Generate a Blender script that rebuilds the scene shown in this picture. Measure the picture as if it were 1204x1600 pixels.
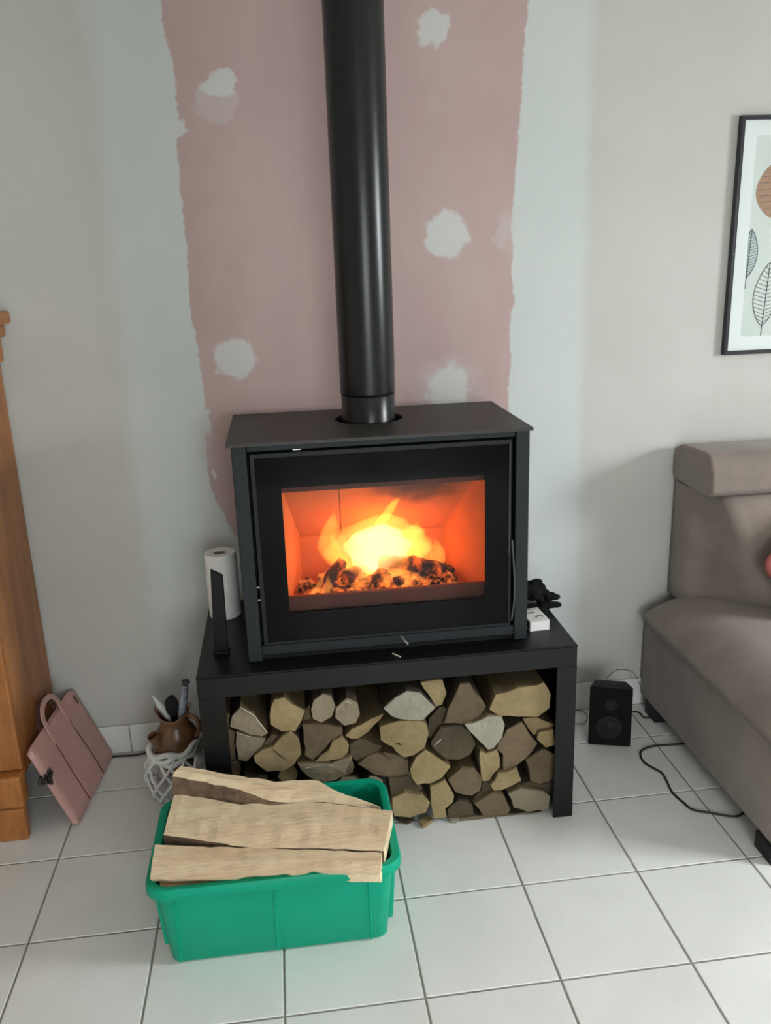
import bpy, bmesh, math, random
import numpy as np
from mathutils import Vector, Matrix, noise as mnoise

for o in list(bpy.data.objects):
    bpy.data.objects.remove(o)
scene = bpy.context.scene
C = scene.collection
random.seed(7)

# ------------------------------------------------------------------ camera
CAM = (0.7579, -2.8386, 1.6874)
EUL = (1.28397886, 0.0329077, -0.12563381)
FPX = 1330.922
cd = bpy.data.cameras.new('camera')
cam = bpy.data.objects.new('camera', cd)
C.objects.link(cam)
cam.location = CAM
cam.rotation_euler = EUL
cd.sensor_fit = 'HORIZONTAL'
cd.sensor_width = 36.0
cd.lens = FPX / 1204 * 36.0
cd.clip_start = 0.05
scene.camera = cam

# ------------------------------------------------------------------ view, world, window light
vs = scene.view_settings
vs.view_transform = 'Standard'
vs.look = 'None'
vs.exposure = 0.0
vs.gamma = 1.0
vs.use_curve_mapping = False
try:
    scene.cycles.max_bounces = 6
    scene.cycles.diffuse_bounces = 4
    scene.cycles.use_adaptive_sampling = True
    scene.cycles.adaptive_threshold = 0.03
    scene.cycles.glossy_bounces = 3
    scene.cycles.transparent_max_bounces = 12
except Exception:
    pass

w = bpy.data.worlds.new('world')
scene.world = w
w.use_nodes = True
w.node_tree.nodes['Background'].inputs[0].default_value = (0.75, 0.87, 1.0, 1)
w.node_tree.nodes['Background'].inputs[1].default_value = 0.6

RX0, RX1, RY0, CEIL = -1.667, 4.333, -5.0, 2.55      # room: left wall, right wall, wall behind the camera, ceiling
WIN_R = (-2.25, -1.40, 1.10, 2.10)                 # window in right wall: y0,y1,z0,z1
WIN_F = (0.75, 2.15, 0.05, 2.05)                     # glass door behind the camera: x0,x1,z0,z1
POW_R, POW_F = 132.0, 98.0
TILT_R, TILT_F = math.radians(45), math.radians(52)                            # sky light falls slantwise down through the openings

def area(name, loc, rot, sx, sy, power, col):
    l = bpy.data.lights.new(name, 'AREA')
    l.shape = 'RECTANGLE'
    l.size, l.size_y, l.energy, l.color = sx, sy, power, col
    o = bpy.data.objects.new(name, l)
    C.objects.link(o)
    o.location, o.rotation_euler = loc, rot
    return o
area('daylight_right', (RX1 + 0.16, (WIN_R[0] + WIN_R[1]) / 2, (WIN_R[2] + WIN_R[3]) / 2), (0, math.radians(90) - TILT_R, 0),
     WIN_R[3] - WIN_R[2], WIN_R[1] - WIN_R[0], POW_R, (0.93, 0.97, 1.0))
area('daylight_front', ((WIN_F[0] + WIN_F[1]) / 2, RY0 - 0.16, (WIN_F[2] + WIN_F[3]) / 2), (math.radians(90) - TILT_F, 0, 0),
     WIN_F[1] - WIN_F[0], WIN_F[3] - WIN_F[2], POW_F, (0.95, 0.98, 1.0))

# ------------------------------------------------------------------ helpers
RM = np.array(Matrix.Rotation(EUL[2], 3, 'Z') @ Matrix.Rotation(EUL[1], 3, 'Y') @ Matrix.Rotation(EUL[0], 3, 'X'))

def at(u, v, ax, val):
    """point where the sight line of photo pixel (u, v) meets the plane axis = val"""
    d = RM @ np.array([(u - 602) / FPX, -(v - 800) / FPX, -1.0])
    t = (val - CAM[ax]) / d[ax]
    return tuple(CAM[i] + t * d[i] for i in range(3))

ORG = {}

def tag(o, label=None, cat=None, group=None, kind=None):
    if label: o['label'] = label
    if cat: o['category'] = cat
    if group: o['group'] = group
    if kind: o['kind'] = kind
    return o

def empty(name, loc, label=None, cat=None, group=None, kind=None):
    o = bpy.data.objects.new(name, None)
    o.empty_display_size = 0.05
    C.objects.link(o)
    o.location = loc
    ORG[o.name] = Vector(loc)
    return tag(o, label, cat, group, kind)

def mk(name, geo, mat, parent=None, smooth=False, midx=None, org=None, label=None, cat=None, group=None, kind=None):
    """one mesh object from (verts, faces) in world coordinates"""
    v, f = geo
    v = [Vector(p) for p in v]
    if parent is not None:
        o0 = ORG[parent.name]
    elif org is not None:
        o0 = Vector(org)
    else:
        xs = [p.x for p in v]; ys = [p.y for p in v]; zs = [p.z for p in v]
        o0 = Vector(((min(xs) + max(xs)) / 2, (min(ys) + max(ys)) / 2, min(zs)))
    me = bpy.data.meshes.new(name)
    me.from_pydata([tuple(p - o0) for p in v], [], f)
    mats = mat if isinstance(mat, (list, tuple)) else [mat]
    for m in mats:
        me.materials.append(m)
    if midx:
        me.polygons.foreach_set('material_index', midx)
    me.update()
    bm = bmesh.new(); bm.from_mesh(me)
    bmesh.ops.recalc_face_normals(bm, faces=bm.faces)
    bm.to_mesh(me); bm.free()
    if smooth:
        me.polygons.foreach_set('use_smooth', [True] * len(me.polygons))
        if smooth != 'all':
            try:
                me.set_sharp_from_angle(angle=math.radians(40))
            except Exception:
                pass
    o = bpy.data.objects.new(name, me)
    C.objects.link(o)
    if parent is not None:
        o.parent = parent
        ORG[o.name] = o0
    else:
        o.location = o0
        ORG[o.name] = o0
    return tag(o, label, cat, group, kind)

def join(*gs):
    V, Fc = [], []
    for v, f in gs:
        n = len(V)
        V += list(v)
        Fc += [tuple(i + n for i in q) for q in f]
    return V, Fc

def box(x0, x1, y0, y1, z0, z1):
    v = [(x, y, z) for z in (z0, z1) for y in (y0, y1) for x in (x0, x1)]
    return v, [(0, 2, 3, 1), (4, 5, 7, 6), (0, 1, 5, 4), (2, 6, 7, 3), (0, 4, 6, 2), (1, 3, 7, 5)]

def rbox(x0, x1, y0, y1, z0, z1, r, seg=2):
    bm = bmesh.new()
    v, f = box(x0, x1, y0, y1, z0, z1)
    bv = [bm.verts.new(p) for p in v]
    for q in f: bm.faces.new([bv[i] for i in q])
    bmesh.ops.recalc_face_normals(bm, faces=bm.faces)
    bmesh.ops.bevel(bm, geom=list(bm.edges), offset=r, segments=seg, profile=0.5, affect='EDGES', clamp_overlap=True)
    return frombm(bm)

def frombm(bm):
    bm.verts.index_update()
    g = ([tuple(p.co) for p in bm.verts], [tuple(p.index for p in q.verts) for q in bm.faces])
    bm.free()
    return g

def bevel(geo, r, seg=2, ang=20):
    bm = bmesh.new()
    bv = [bm.verts.new(p) for p in geo[0]]
    for q in geo[1]:
        try: bm.faces.new([bv[i] for i in q])
        except ValueError: pass
    bmesh.ops.recalc_face_normals(bm, faces=bm.faces)
    es = [e for e in bm.edges if len(e.link_faces) == 2 and e.calc_face_angle(0) > math.radians(ang)]
    bmesh.ops.bevel(bm, geom=es, offset=r, segments=seg, profile=0.5, affect='EDGES', clamp_overlap=True)
    return frombm(bm)

def subdiv(geo, n=1, smooth=0.0):
    bm = bmesh.new()
    bv = [bm.verts.new(p) for p in geo[0]]
    for q in geo[1]: bm.faces.new([bv[i] for i in q])
    bmesh.ops.subdivide_edges(bm, edges=list(bm.edges), cuts=n, use_grid_fill=True)
    for k in range(int(smooth)):
        bmesh.ops.smooth_vert(bm, verts=list(bm.verts), factor=0.5, use_axis_x=True, use_axis_y=True, use_axis_z=True)
    return frombm(bm)

def prism_x(prof, x0, x1):
    """profile of (y, z) extruded along x"""
    n = len(prof)
    v = [(x0, y, z) for y, z in prof] + [(x1, y, z) for y, z in prof]
    f = [tuple(range(n)), tuple(range(2 * n - 1, n - 1, -1))]
    f += [(i, (i + 1) % n, n + (i + 1) % n, n + i) for i in range(n)]
    return v, f

def prism_y(prof, y0, y1):
    """profile of (x, z) extruded along y"""
    n = len(prof)
    v = [(x, y0, z) for x, z in prof] + [(x, y1, z) for x, z in prof]
    f = [tuple(range(n)), tuple(range(2 * n - 1, n - 1, -1))]
    f += [(i, (i + 1) % n, n + (i + 1) % n, n + i) for i in range(n)]
    return v, f

def prism_z(prof, z0, z1):
    n = len(prof)
    v = [(x, y, z0) for x, y in prof] + [(x, y, z1) for x, y in prof]
    f = [tuple(range(n)), tuple(range(2 * n - 1, n - 1, -1))]
    f += [(i, (i + 1) % n, n + (i + 1) % n, n + i) for i in range(n)]
    return v, f

def lathe(prof, cx, cy, n=48, cap=True):
    v, f = [], []
    for r, z in prof:
        for k in range(n):
            a = 2 * math.pi * k / n
            v.append((cx + r * math.cos(a), cy + r * math.sin(a), z))
    m = len(prof)
    for i in range(m - 1):
        for k in range(n):
            k2 = (k + 1) % n
            f.append((i * n + k, i * n + k2, (i + 1) * n + k2, (i + 1) * n + k))
    if cap:
        f.append(tuple(range(n)))
        f.append(tuple((m - 1) * n + k for k in range(n)))
    return v, f

def catmull(P, n=8):
    P = [Vector(p) for p in P]
    Q = [P[0] * 2 - P[1]] + P + [P[-1] * 2 - P[-2]]
    out = []
    for i in range(1, len(Q) - 2):
        a, b, c, d = Q[i - 1:i + 3]
        for k in range(n):
            t = k / n
            out.append(0.5 * ((2 * b) + (c - a) * t + (2 * a - 5 * b + 4 * c - d) * t * t + (3 * b - a - 3 * c + d) * t ** 3))
    out.append(P[-1])
    return out

def tube(path, r, n=8, cap=True):
    P = [Vector(p) for p in path]
    R = r if isinstance(r, (list, tuple)) else [r] * len(P)
    v, f = [], []
    up = Vector((0, 0, 1))
    prev = None
    for i, p in enumerate(P):
        d = (P[min(i + 1, len(P) - 1)] - P[max(i - 1, 0)]).normalized()
        if prev is None:
            a = up if abs(d.dot(up)) < 0.95 else Vector((1, 0, 0))
            s = d.cross(a).normalized()
        else:
            s = (prev - d * prev.dot(d)).normalized()
        prev = s
        t = d.cross(s)
        for k in range(n):
            a = 2 * math.pi * k / n
            v.append(p + (s * math.cos(a) + t * math.sin(a)) * R[i])
    for i in range(len(P) - 1):
        for k in range(n):
            k2 = (k + 1) % n
            f.append((i * n + k, i * n + k2, (i + 1) * n + k2, (i + 1) * n + k))
    if cap:
        f.append(tuple(range(n)))
        f.append(tuple((len(P) - 1) * n + k for k in range(n)))
    return v, f

def ribbon(path, side, wd, th):
    """flat strap: rectangular section swept along path; side(i) gives the width direction"""
    P = [Vector(p) for p in path]
    v, f = [], []
    for i, p in enumerate(P):
        d = (P[min(i + 1, len(P) - 1)] - P[max(i - 1, 0)]).normalized()
        s = Vector(side)
        s = (s - d * s.dot(d)).normalized()
        t = d.cross(s)
        for a, b in ((-1, -1), (1, -1), (1, 1), (-1, 1)):
            v.append(p + s * a * wd / 2 + t * b * th / 2)
    for i in range(len(P) - 1):
        for k in range(4):
            k2 = (k + 1) % 4
            f.append((i * 4 + k, i * 4 + k2, i * 4 + 4 + k2, i * 4 + 4 + k))
    f.append((0, 1, 2, 3)); n = (len(P) - 1) * 4
    f.append((n, n + 1, n + 2, n + 3))
    return v, f

def frame_y(x0, x1, z0, z1, X0, X1, Z0, Z1, y0, y1):
    """rectangular ring in the xz plane (outer X0..Z1, hole x0..z1) with depth y0..y1"""
    o = [(X0, Z0), (X1, Z0), (X1, Z1), (X0, Z1)]
    i = [(x0, z0), (x1, z0), (x1, z1), (x0, z1)]
    v = [(x, y0, z) for x, z in o + i] + [(x, y1, z) for x, z in o + i]
    f = []
    for k in range(4):
        k2 = (k + 1) % 4
        f += [(k, k2, 4 + k2, 4 + k), (8 + k, 12 + k, 12 + k2, 8 + k2), (k, 8 + k, 8 + k2, k2), (4 + k, 4 + k2, 12 + k2, 12 + k)]
    return v, f

# ------------------------------------------------------------------ materials
def srgb(r, g, b):
    f = lambda c: (c / 255 / 12.92) if c / 255 <= 0.04045 else ((c / 255 + 0.055) / 1.055) ** 2.4
    return (f(r), f(g), f(b), 1)

class N:
    """small node-building helper"""
    def __init__(s, m): s.t = m.node_tree; s.n = s.t.nodes; s.l = s.t.links
    def new(s, typ, **kw):
        o = s.n.new(typ)
        for k, v in kw.items(): setattr(o, k, v)
        return o
    def put(s, sock, val):
        if hasattr(val, 'is_output'): s.l.new(val, sock)
        else: sock.default_value = val
    def math(s, op, a, b=None, c=None, clamp=False):
        o = s.new('ShaderNodeMath', operation=op); o.use_clamp = clamp
        s.put(o.inputs[0], a)
        if b is not None: s.put(o.inputs[1], b)
        if c is not None: s.put(o.inputs[2], c)
        return o.outputs[0]
    def mix(s, fac, a, b, mode='MIX'):
        o = s.new('ShaderNodeMix', data_type='RGBA', blend_type=mode)
        s.put(o.inputs[0], fac); s.put(o.inputs[6], a); s.put(o.inputs[7], b)
        return o.outputs[2]
    def noise(s, vec, scale, detail=4, rough=0.55):
        o = s.new('ShaderNodeTexNoise')
        o.inputs['Scale'].default_value = scale; o.inputs['Detail'].default_value = detail; o.inputs['Roughness'].default_value = rough
        if vec is not None: s.l.new(vec, o.inputs['Vector'])
        return o.outputs['Fac']
    def remap(s, v, a, b, c=0.0, d=1.0, smooth=False):
        o = s.new('ShaderNodeMapRange'); o.clamp = True
        if smooth: o.interpolation_type = 'SMOOTHSTEP'
        s.put(o.inputs[0], v)
        for k, x in enumerate((a, b, c, d)): s.put(o.inputs[1 + k], x)
        return o.outputs[0]
    def bump(s, h, strength, dist):
        o = s.new('ShaderNodeBump'); o.inputs['Strength'].default_value = strength; o.inputs['Distance'].default_value = dist
        s.l.new(h, o.inputs['Height']); return o.outputs[0]
    def mapping(s, vec, scale, rot=(0, 0, 0)):
        o = s.new('ShaderNodeMapping'); o.inputs['Scale'].default_value = scale; o.inputs['Rotation'].default_value = rot
        s.l.new(vec, o.inputs['Vector']); return o.outputs[0]

def mat(name, col, rough=0.5, metal=0.0, var=0.0, vscale=8.0, bump=0.0, bscale=60.0, spec=0.5, objvar=0.0, stretch=None, sheen=0.0, alpha=None):
    m = bpy.data.materials.new(name)
    m.use_nodes = True
    k = N(m)
    b = k.n['Principled BSDF']
    b.inputs['Roughness'].default_value = rough
    b.inputs['Metallic'].default_value = metal
    b.inputs['Specular IOR Level'].default_value = spec
    if sheen:
        b.inputs['Sheen Weight'].default_value = sheen
    co = k.new('ShaderNodeTexCoord').outputs['Object']
    if stretch: co = k.mapping(co, stretch)
    c = col
    if var:
        nz = k.remap(k.noise(co, vscale, 5), 0.3, 0.7)
        dark = tuple(x * (1 - var) for x in col[:3]) + (1,)
        lite = tuple(min(1, x * (1 + var)) for x in col[:3]) + (1,)
        c = k.mix(nz, dark, lite)
    if objvar:
        r = k.new('ShaderNodeObjectInfo').outputs['Random']
        hs = k.new('ShaderNodeHueSaturation')
        k.put(hs.inputs['Value'], k.remap(r, 0, 1, 1 - objvar, 1 + objvar))
        k.put(hs.inputs['Color'], c)
        c = hs.outputs['Color']
    k.put(b.inputs['Base Color'], c)
    if bump:
        k.l.new(k.bump(k.noise(co, bscale, 4), bump, 0.01), b.inputs['Normal'])
    return m

M = {}
M['ceiling'] = mat('ceiling_paint', srgb(225, 222, 215), 0.9, var=0.02)
M['paint'] = mat('wall_paint', srgb(205, 202, 196), 0.85, var=0.02, bump=0.1, bscale=150)
M['trim'] = mat('window_frame_paint', srgb(235, 235, 232), 0.4, var=0.01)
M['grout'] = mat('tile_grout', srgb(140, 139, 131), 0.9, var=0.12, vscale=20)
M['steel'] = mat('stove_black_paint', srgb(34, 39, 41), 0.55, 0.0, var=0.06, vscale=3, bump=0.04, bscale=400, spec=0.22)
M['steel_top'] = mat('stove_top_paint', srgb(54, 52, 50), 0.48, 0.0, var=0.05, vscale=3, bump=0.04, bscale=400, spec=0.3)
M['door_steel'] = mat('stove_door_paint', srgb(28, 30, 32), 0.5, var=0.06, vscale=4, spec=0.2)
M['pipe'] = mat('flue_pipe_paint', srgb(20, 23, 23), 0.27, 0.0, var=0.05, vscale=3, bump=0.015, bscale=300, spec=0.4)
M['bench'] = mat('bench_black_paint', srgb(15, 16, 17), 0.38, var=0.12, vscale=6, bump=0.03, bscale=300, spec=0.28)
M['void'] = mat('dark_gap', srgb(10, 10, 10), 0.9, var=0.05)
M['black_glass'] = mat('black_ceramic_glass_print', srgb(8, 6, 8), 0.10, var=0.03, spec=0.10)
M['silver'] = mat('bright_steel', srgb(190, 190, 188), 0.3, 1.0, var=0.04)
M['handle_grey'] = mat('handle_grey_metal', srgb(58, 58, 60), 0.45, 0.3, var=0.05)
M['brick'] = mat('vermiculite_lining', srgb(178, 106, 52), 0.9, var=0.12, vscale=9, bump=0.2, bscale=80)
M['guard'] = mat('red_brown_guard', srgb(74, 30, 20), 0.85, var=0.3, vscale=14)  # dark mottled red-brown, shared by log guard and throat plate
M['green'] = mat('green_plastic', srgb(0, 158, 124), 0.45, var=0.06, vscale=5, bump=0.05, bscale=120, spec=0.25)
M['taupe'] = mat('taupe_suede', srgb(132, 120, 111), 0.9, var=0.16, vscale=7, bump=0.10, bscale=180, sheen=0.25)
M['plastic_black'] = mat('black_plastic', srgb(11, 11, 11), 0.5, var=0.05, spec=0.25)
M['speaker_wood'] = mat('speaker_black_vinyl', srgb(24, 24, 23), 0.5, var=0.08, spec=0.3)
M['grille'] = mat('speaker_black_cloth', srgb(15, 15, 15), 0.85, spec=0.2, var=0.1, vscale=300, bump=0.2, bscale=900)
M['cone'] = mat('speaker_cone', srgb(26, 28, 28), 0.5, var=0.05, spec=0.2)
M['cable'] = mat('black_cable', srgb(30, 30, 28), 0.6, var=0.05)
M['wire'] = mat('grey_wire', srgb(95, 95, 85), 0.6, var=0.05)
M['paper'] = mat('kitchen_paper', srgb(242, 243, 239), 0.95, var=0.03, vscale=30, bump=0.25, bscale=120)
M['card'] = mat('cardboard_core', srgb(178, 168, 152), 0.9, var=0.05)
M['bag'] = mat('pink_bag_leather', srgb(206, 160, 153), 0.6, var=0.07, vscale=7, bump=0.06, bscale=300)
M['bag_dark'] = mat('bag_seam', srgb(88, 52, 48), 0.7, var=0.06)
M['wicker'] = mat('white_wicker', srgb(238, 240, 238), 0.7, var=0.07, vscale=40, bump=0.2, bscale=200)
M['ceramic'] = mat('brown_ceramic', srgb(118, 84, 58), 0.25, var=0.25, vscale=10)
M['sponge'] = mat('black_sponge', srgb(22, 22, 22), 0.95, var=0.2, vscale=40, bump=0.6, bscale=90)
M['feather'] = mat('pale_feather', srgb(198, 200, 196), 0.8, var=0.08, vscale=30)
M['bottle'] = mat('silvery_bottle_print', srgb(150, 158, 170), 0.25, 0.3, var=0.55, vscale=70)
M['stopper'] = mat('dark_grey_stopper', srgb(60, 62, 60), 0.6, var=0.15)
M['glove'] = mat('black_glove_knit', srgb(15, 17, 17), 0.85, var=0.12, vscale=60, bump=0.3, bscale=250, spec=0.15)
M['frame_black'] = mat('frame_black', srgb(24, 28, 34), 0.35, var=0.05)
M['mat_white'] = mat('picture_mount', srgb(218, 226, 224), 0.7, var=0.01)
M['print_bg'] = mat('picture_print_paper', srgb(196, 206, 200), 0.6, var=0.04, vscale=3)
M['print_brown'] = mat('print_terracotta', srgb(158, 128, 104), 0.7, var=0.12, vscale=25, stretch=(1, 1, 6))
M['print_ink'] = mat('print_ink', srgb(86, 92, 92), 0.7, var=0.05)
M['print_blue'] = mat('print_blue_grey', srgb(176, 191, 190), 0.7, var=0.05)
M['cushion'] = mat('pink_cushion', srgb(176, 92, 88), 0.9, var=0.06)
M['match_white'] = mat('matchbox_card', srgb(228, 226, 224), 0.6, var=0.02)
M['match_grey'] = mat('matchbox_print_grey', srgb(140, 134, 128), 0.6, var=0.1, vscale=60)
M['striker'] = mat('matchbox_striker', srgb(60, 50, 46), 0.8, var=0.1)
M['matchstick'] = mat('matchstick_wood', srgb(225, 215, 195), 0.8, var=0.05)
M['cotton'] = mat('grey_basket_lining', srgb(120, 116, 108), 0.9, var=0.1)

def wood_mat(name, c1, c2, axis_stretch, rough=0.75, objvar=0.12, bump=0.25, dark=0.35, ring=14.0):
    """streaky wood: colour between c1 and c2 along stretched noise, thin darker grain lines"""
    m = bpy.data.materials.new(name); m.use_nodes = True
    k = N(m); b = k.n['Principled BSDF']
    b.inputs['Roughness'].default_value = rough
    co = k.new('ShaderNodeTexCoord').outputs['Object']
    rnd = k.new('ShaderNodeObjectInfo').outputs['Random']
    add = k.new('ShaderNodeVectorMath', operation='ADD')
    cmb = k.new('ShaderNodeCombineXYZ')
    for i in range(3): k.l.new(k.math('MULTIPLY', rnd, 13.0 + i), cmb.inputs[i])
    k.l.new(co, add.inputs[0]); k.l.new(cmb.outputs[0], add.inputs[1])
    v = k.mapping(add.outputs[0], axis_stretch)
    n1 = k.remap(k.noise(v, 2.5, 5), 0.32, 0.68)
    n2 = k.noise(v, ring, 6, 0.65)
    c = k.mix(n1, c1, c2)
    line = k.remap(n2, 0.50, 0.72, 0.0, dark)
    c = k.mix(line, c, tuple(x * 0.45 for x in c1[:3]) + (1,))
    blot = k.remap(k.noise(add.outputs[0], 11, 4, 0.6), 0.45, 0.75, 0.0, 0.38)
    c = k.mix(blot, c, tuple(x * 0.55 for x in c1[:3]) + (1,))
    hs = k.new('ShaderNodeHueSaturation')
    k.put(hs.inputs['Value'], k.remap(rnd, 0, 1, 1 - objvar, 1 + objvar))
    k.put(hs.inputs['Color'], c)
    k.l.new(hs.outputs[0], b.inputs['Base Color'])
    k.l.new(k.bump(n2, bump, 0.01), b.inputs['Normal'])
    return m
M['cab'] = wood_mat('cabinet_wood', srgb(150, 92, 45), srgb(180, 118, 62), (9, 9, 1.0), 0.42, 0.0, 0.08, 0.35)
M['side'] = wood_mat('split_wood_side', srgb(104, 88, 60), srgb(126, 109, 77), (6, 1, 6))
M['side_x'] = wood_mat('split_wood_long', srgb(230, 202, 164), srgb(247, 228, 192), (1.2, 8, 8), objvar=0.05, dark=0.35, bump=0.3)
M['bark'] = wood_mat('bark', srgb(58, 48, 34), srgb(83, 70, 51), (7, 2, 7), 0.9, 0.15, 0.6, 0.6)
M['bark_x'] = wood_mat('bark_long', srgb(92, 74, 58), srgb(138, 112, 88), (2, 7, 7), 0.9, 0.1, 0.7, 0.7)
M['end_tan'] = wood_mat('log_end_tan', srgb(135, 116, 79), srgb(153, 134, 97), (3, 3, 3), 0.85, 0.10, 0.3, 0.25)
M['end_pale'] = wood_mat('log_end_pale', srgb(148, 142, 125), srgb(160, 156, 140), (3, 3, 3), 0.85, 0.06, 0.3, 0.2)
M['end_brown'] = wood_mat('log_end_brown', srgb(97, 81, 60), srgb(113, 97, 73), (3, 3, 3), 0.85, 0.10, 0.3, 0.3)
M['end_dark'] = wood_mat('log_end_dark', srgb(67, 56, 40), srgb(84, 72, 52), (3, 3, 3), 0.85, 0.10, 0.3, 0.35)
M['end_grey'] = wood_mat('log_end_grey', srgb(121, 111, 91), srgb(139, 127, 105), (3, 3, 3), 0.85, 0.08, 0.3, 0.25)

# clear pane: mostly see-through, with a sharp reflection
def pane_mat(name, tint, refl=0.06):
    m = bpy.data.materials.new(name); m.use_nodes = True
    k = N(m); k.n.remove(k.n['Principled BSDF'])
    out = k.n['Material Output']
    tr = k.new('ShaderNodeBsdfTransparent'); tr.inputs[0].default_value = tint
    gl = k.new('ShaderNodeBsdfGlossy'); gl.inputs['Roughness'].default_value = 0.03
    mx = k.new('ShaderNodeMixShader'); mx.inputs[0].default_value = refl
    k.l.new(tr.outputs[0], mx.inputs[1]); k.l.new(gl.outputs[0], mx.inputs[2]); k.l.new(mx.outputs[0], out.inputs[0])
    return m
M['pane'] = pane_mat('window_pane', (0.97, 0.98, 0.98, 1), 0.04)
M['stove_pane'] = pane_mat('stove_pane', (0.96, 0.93, 0.90, 1), 0.007)

# floor tiles: off-white glazed, slight clouding and per-tile shift
def tile_mat():
    m = mat('floor_tile_glaze', srgb(205, 205, 198), 0.30, var=0.0)
    k = N(m); b = k.n['Principled BSDF']
    co = k.new('ShaderNodeNewGeometry').outputs['Position']
    n1 = k.remap(k.noise(co, 4.0, 6), 0.3, 0.7)
    c = k.mix(n1, srgb(222, 223, 220), srgb(233, 234, 231))
    r = k.new('ShaderNodeObjectInfo').outputs['Random']
    hs = k.new('ShaderNodeHueSaturation'); k.put(hs.inputs['Value'], k.remap(r, 0, 1, 0.97, 1.03)); k.put(hs.inputs['Color'], c)
    k.l.new(hs.outputs[0], b.inputs['Base Color'])
    k.put(b.inputs['Roughness'], k.remap(k.noise(co, 25, 3), 0.3, 0.7, 0.28, 0.42))
    k.l.new(k.bump(k.noise(co, 60, 3), 0.04, 0.01), b.inputs['Normal'])
    return m
M['tile'] = tile_mat()

# ------------------------------------------------------------------ back wall paint
def wall_pts(pts):
    return [(lambda q: (q[0], q[2]))(at(u, v, 1, 0.0)) for u, v in pts]

def curve_node(k, zsock, pts, ext=True):
    """x position of a paint edge as a function of height z"""
    P = sorted([(z, x) for x, z in wall_pts(pts)])
    xs = [x for z, x in P]; x0, x1 = min(xs) - 0.05, max(xs) + 0.05
    z0, z1 = 0.0, 2.6
    P = [(0.0, P[0][1])] + P + [(2.6, P[-1][1])]
    nd = k.new('ShaderNodeFloatCurve')
    cv = nd.mapping.curves[0]
    norm = [((z - z0) / (z1 - z0), (x - x0) / (x1 - x0)) for z, x in P]
    cv.points[0].location = norm[0]; cv.points[1].location = norm[-1]
    for a in norm[1:-1]:
        cv.points.new(*a)
    for q in cv.points: q.handle_type = 'VECTOR'
    nd.mapping.update()
    k.l.new(k.remap(zsock, z0, z1), nd.inputs['Value'])
    return k.math('MULTIPLY_ADD', nd.outputs[0], x1 - x0, x0)

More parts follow.
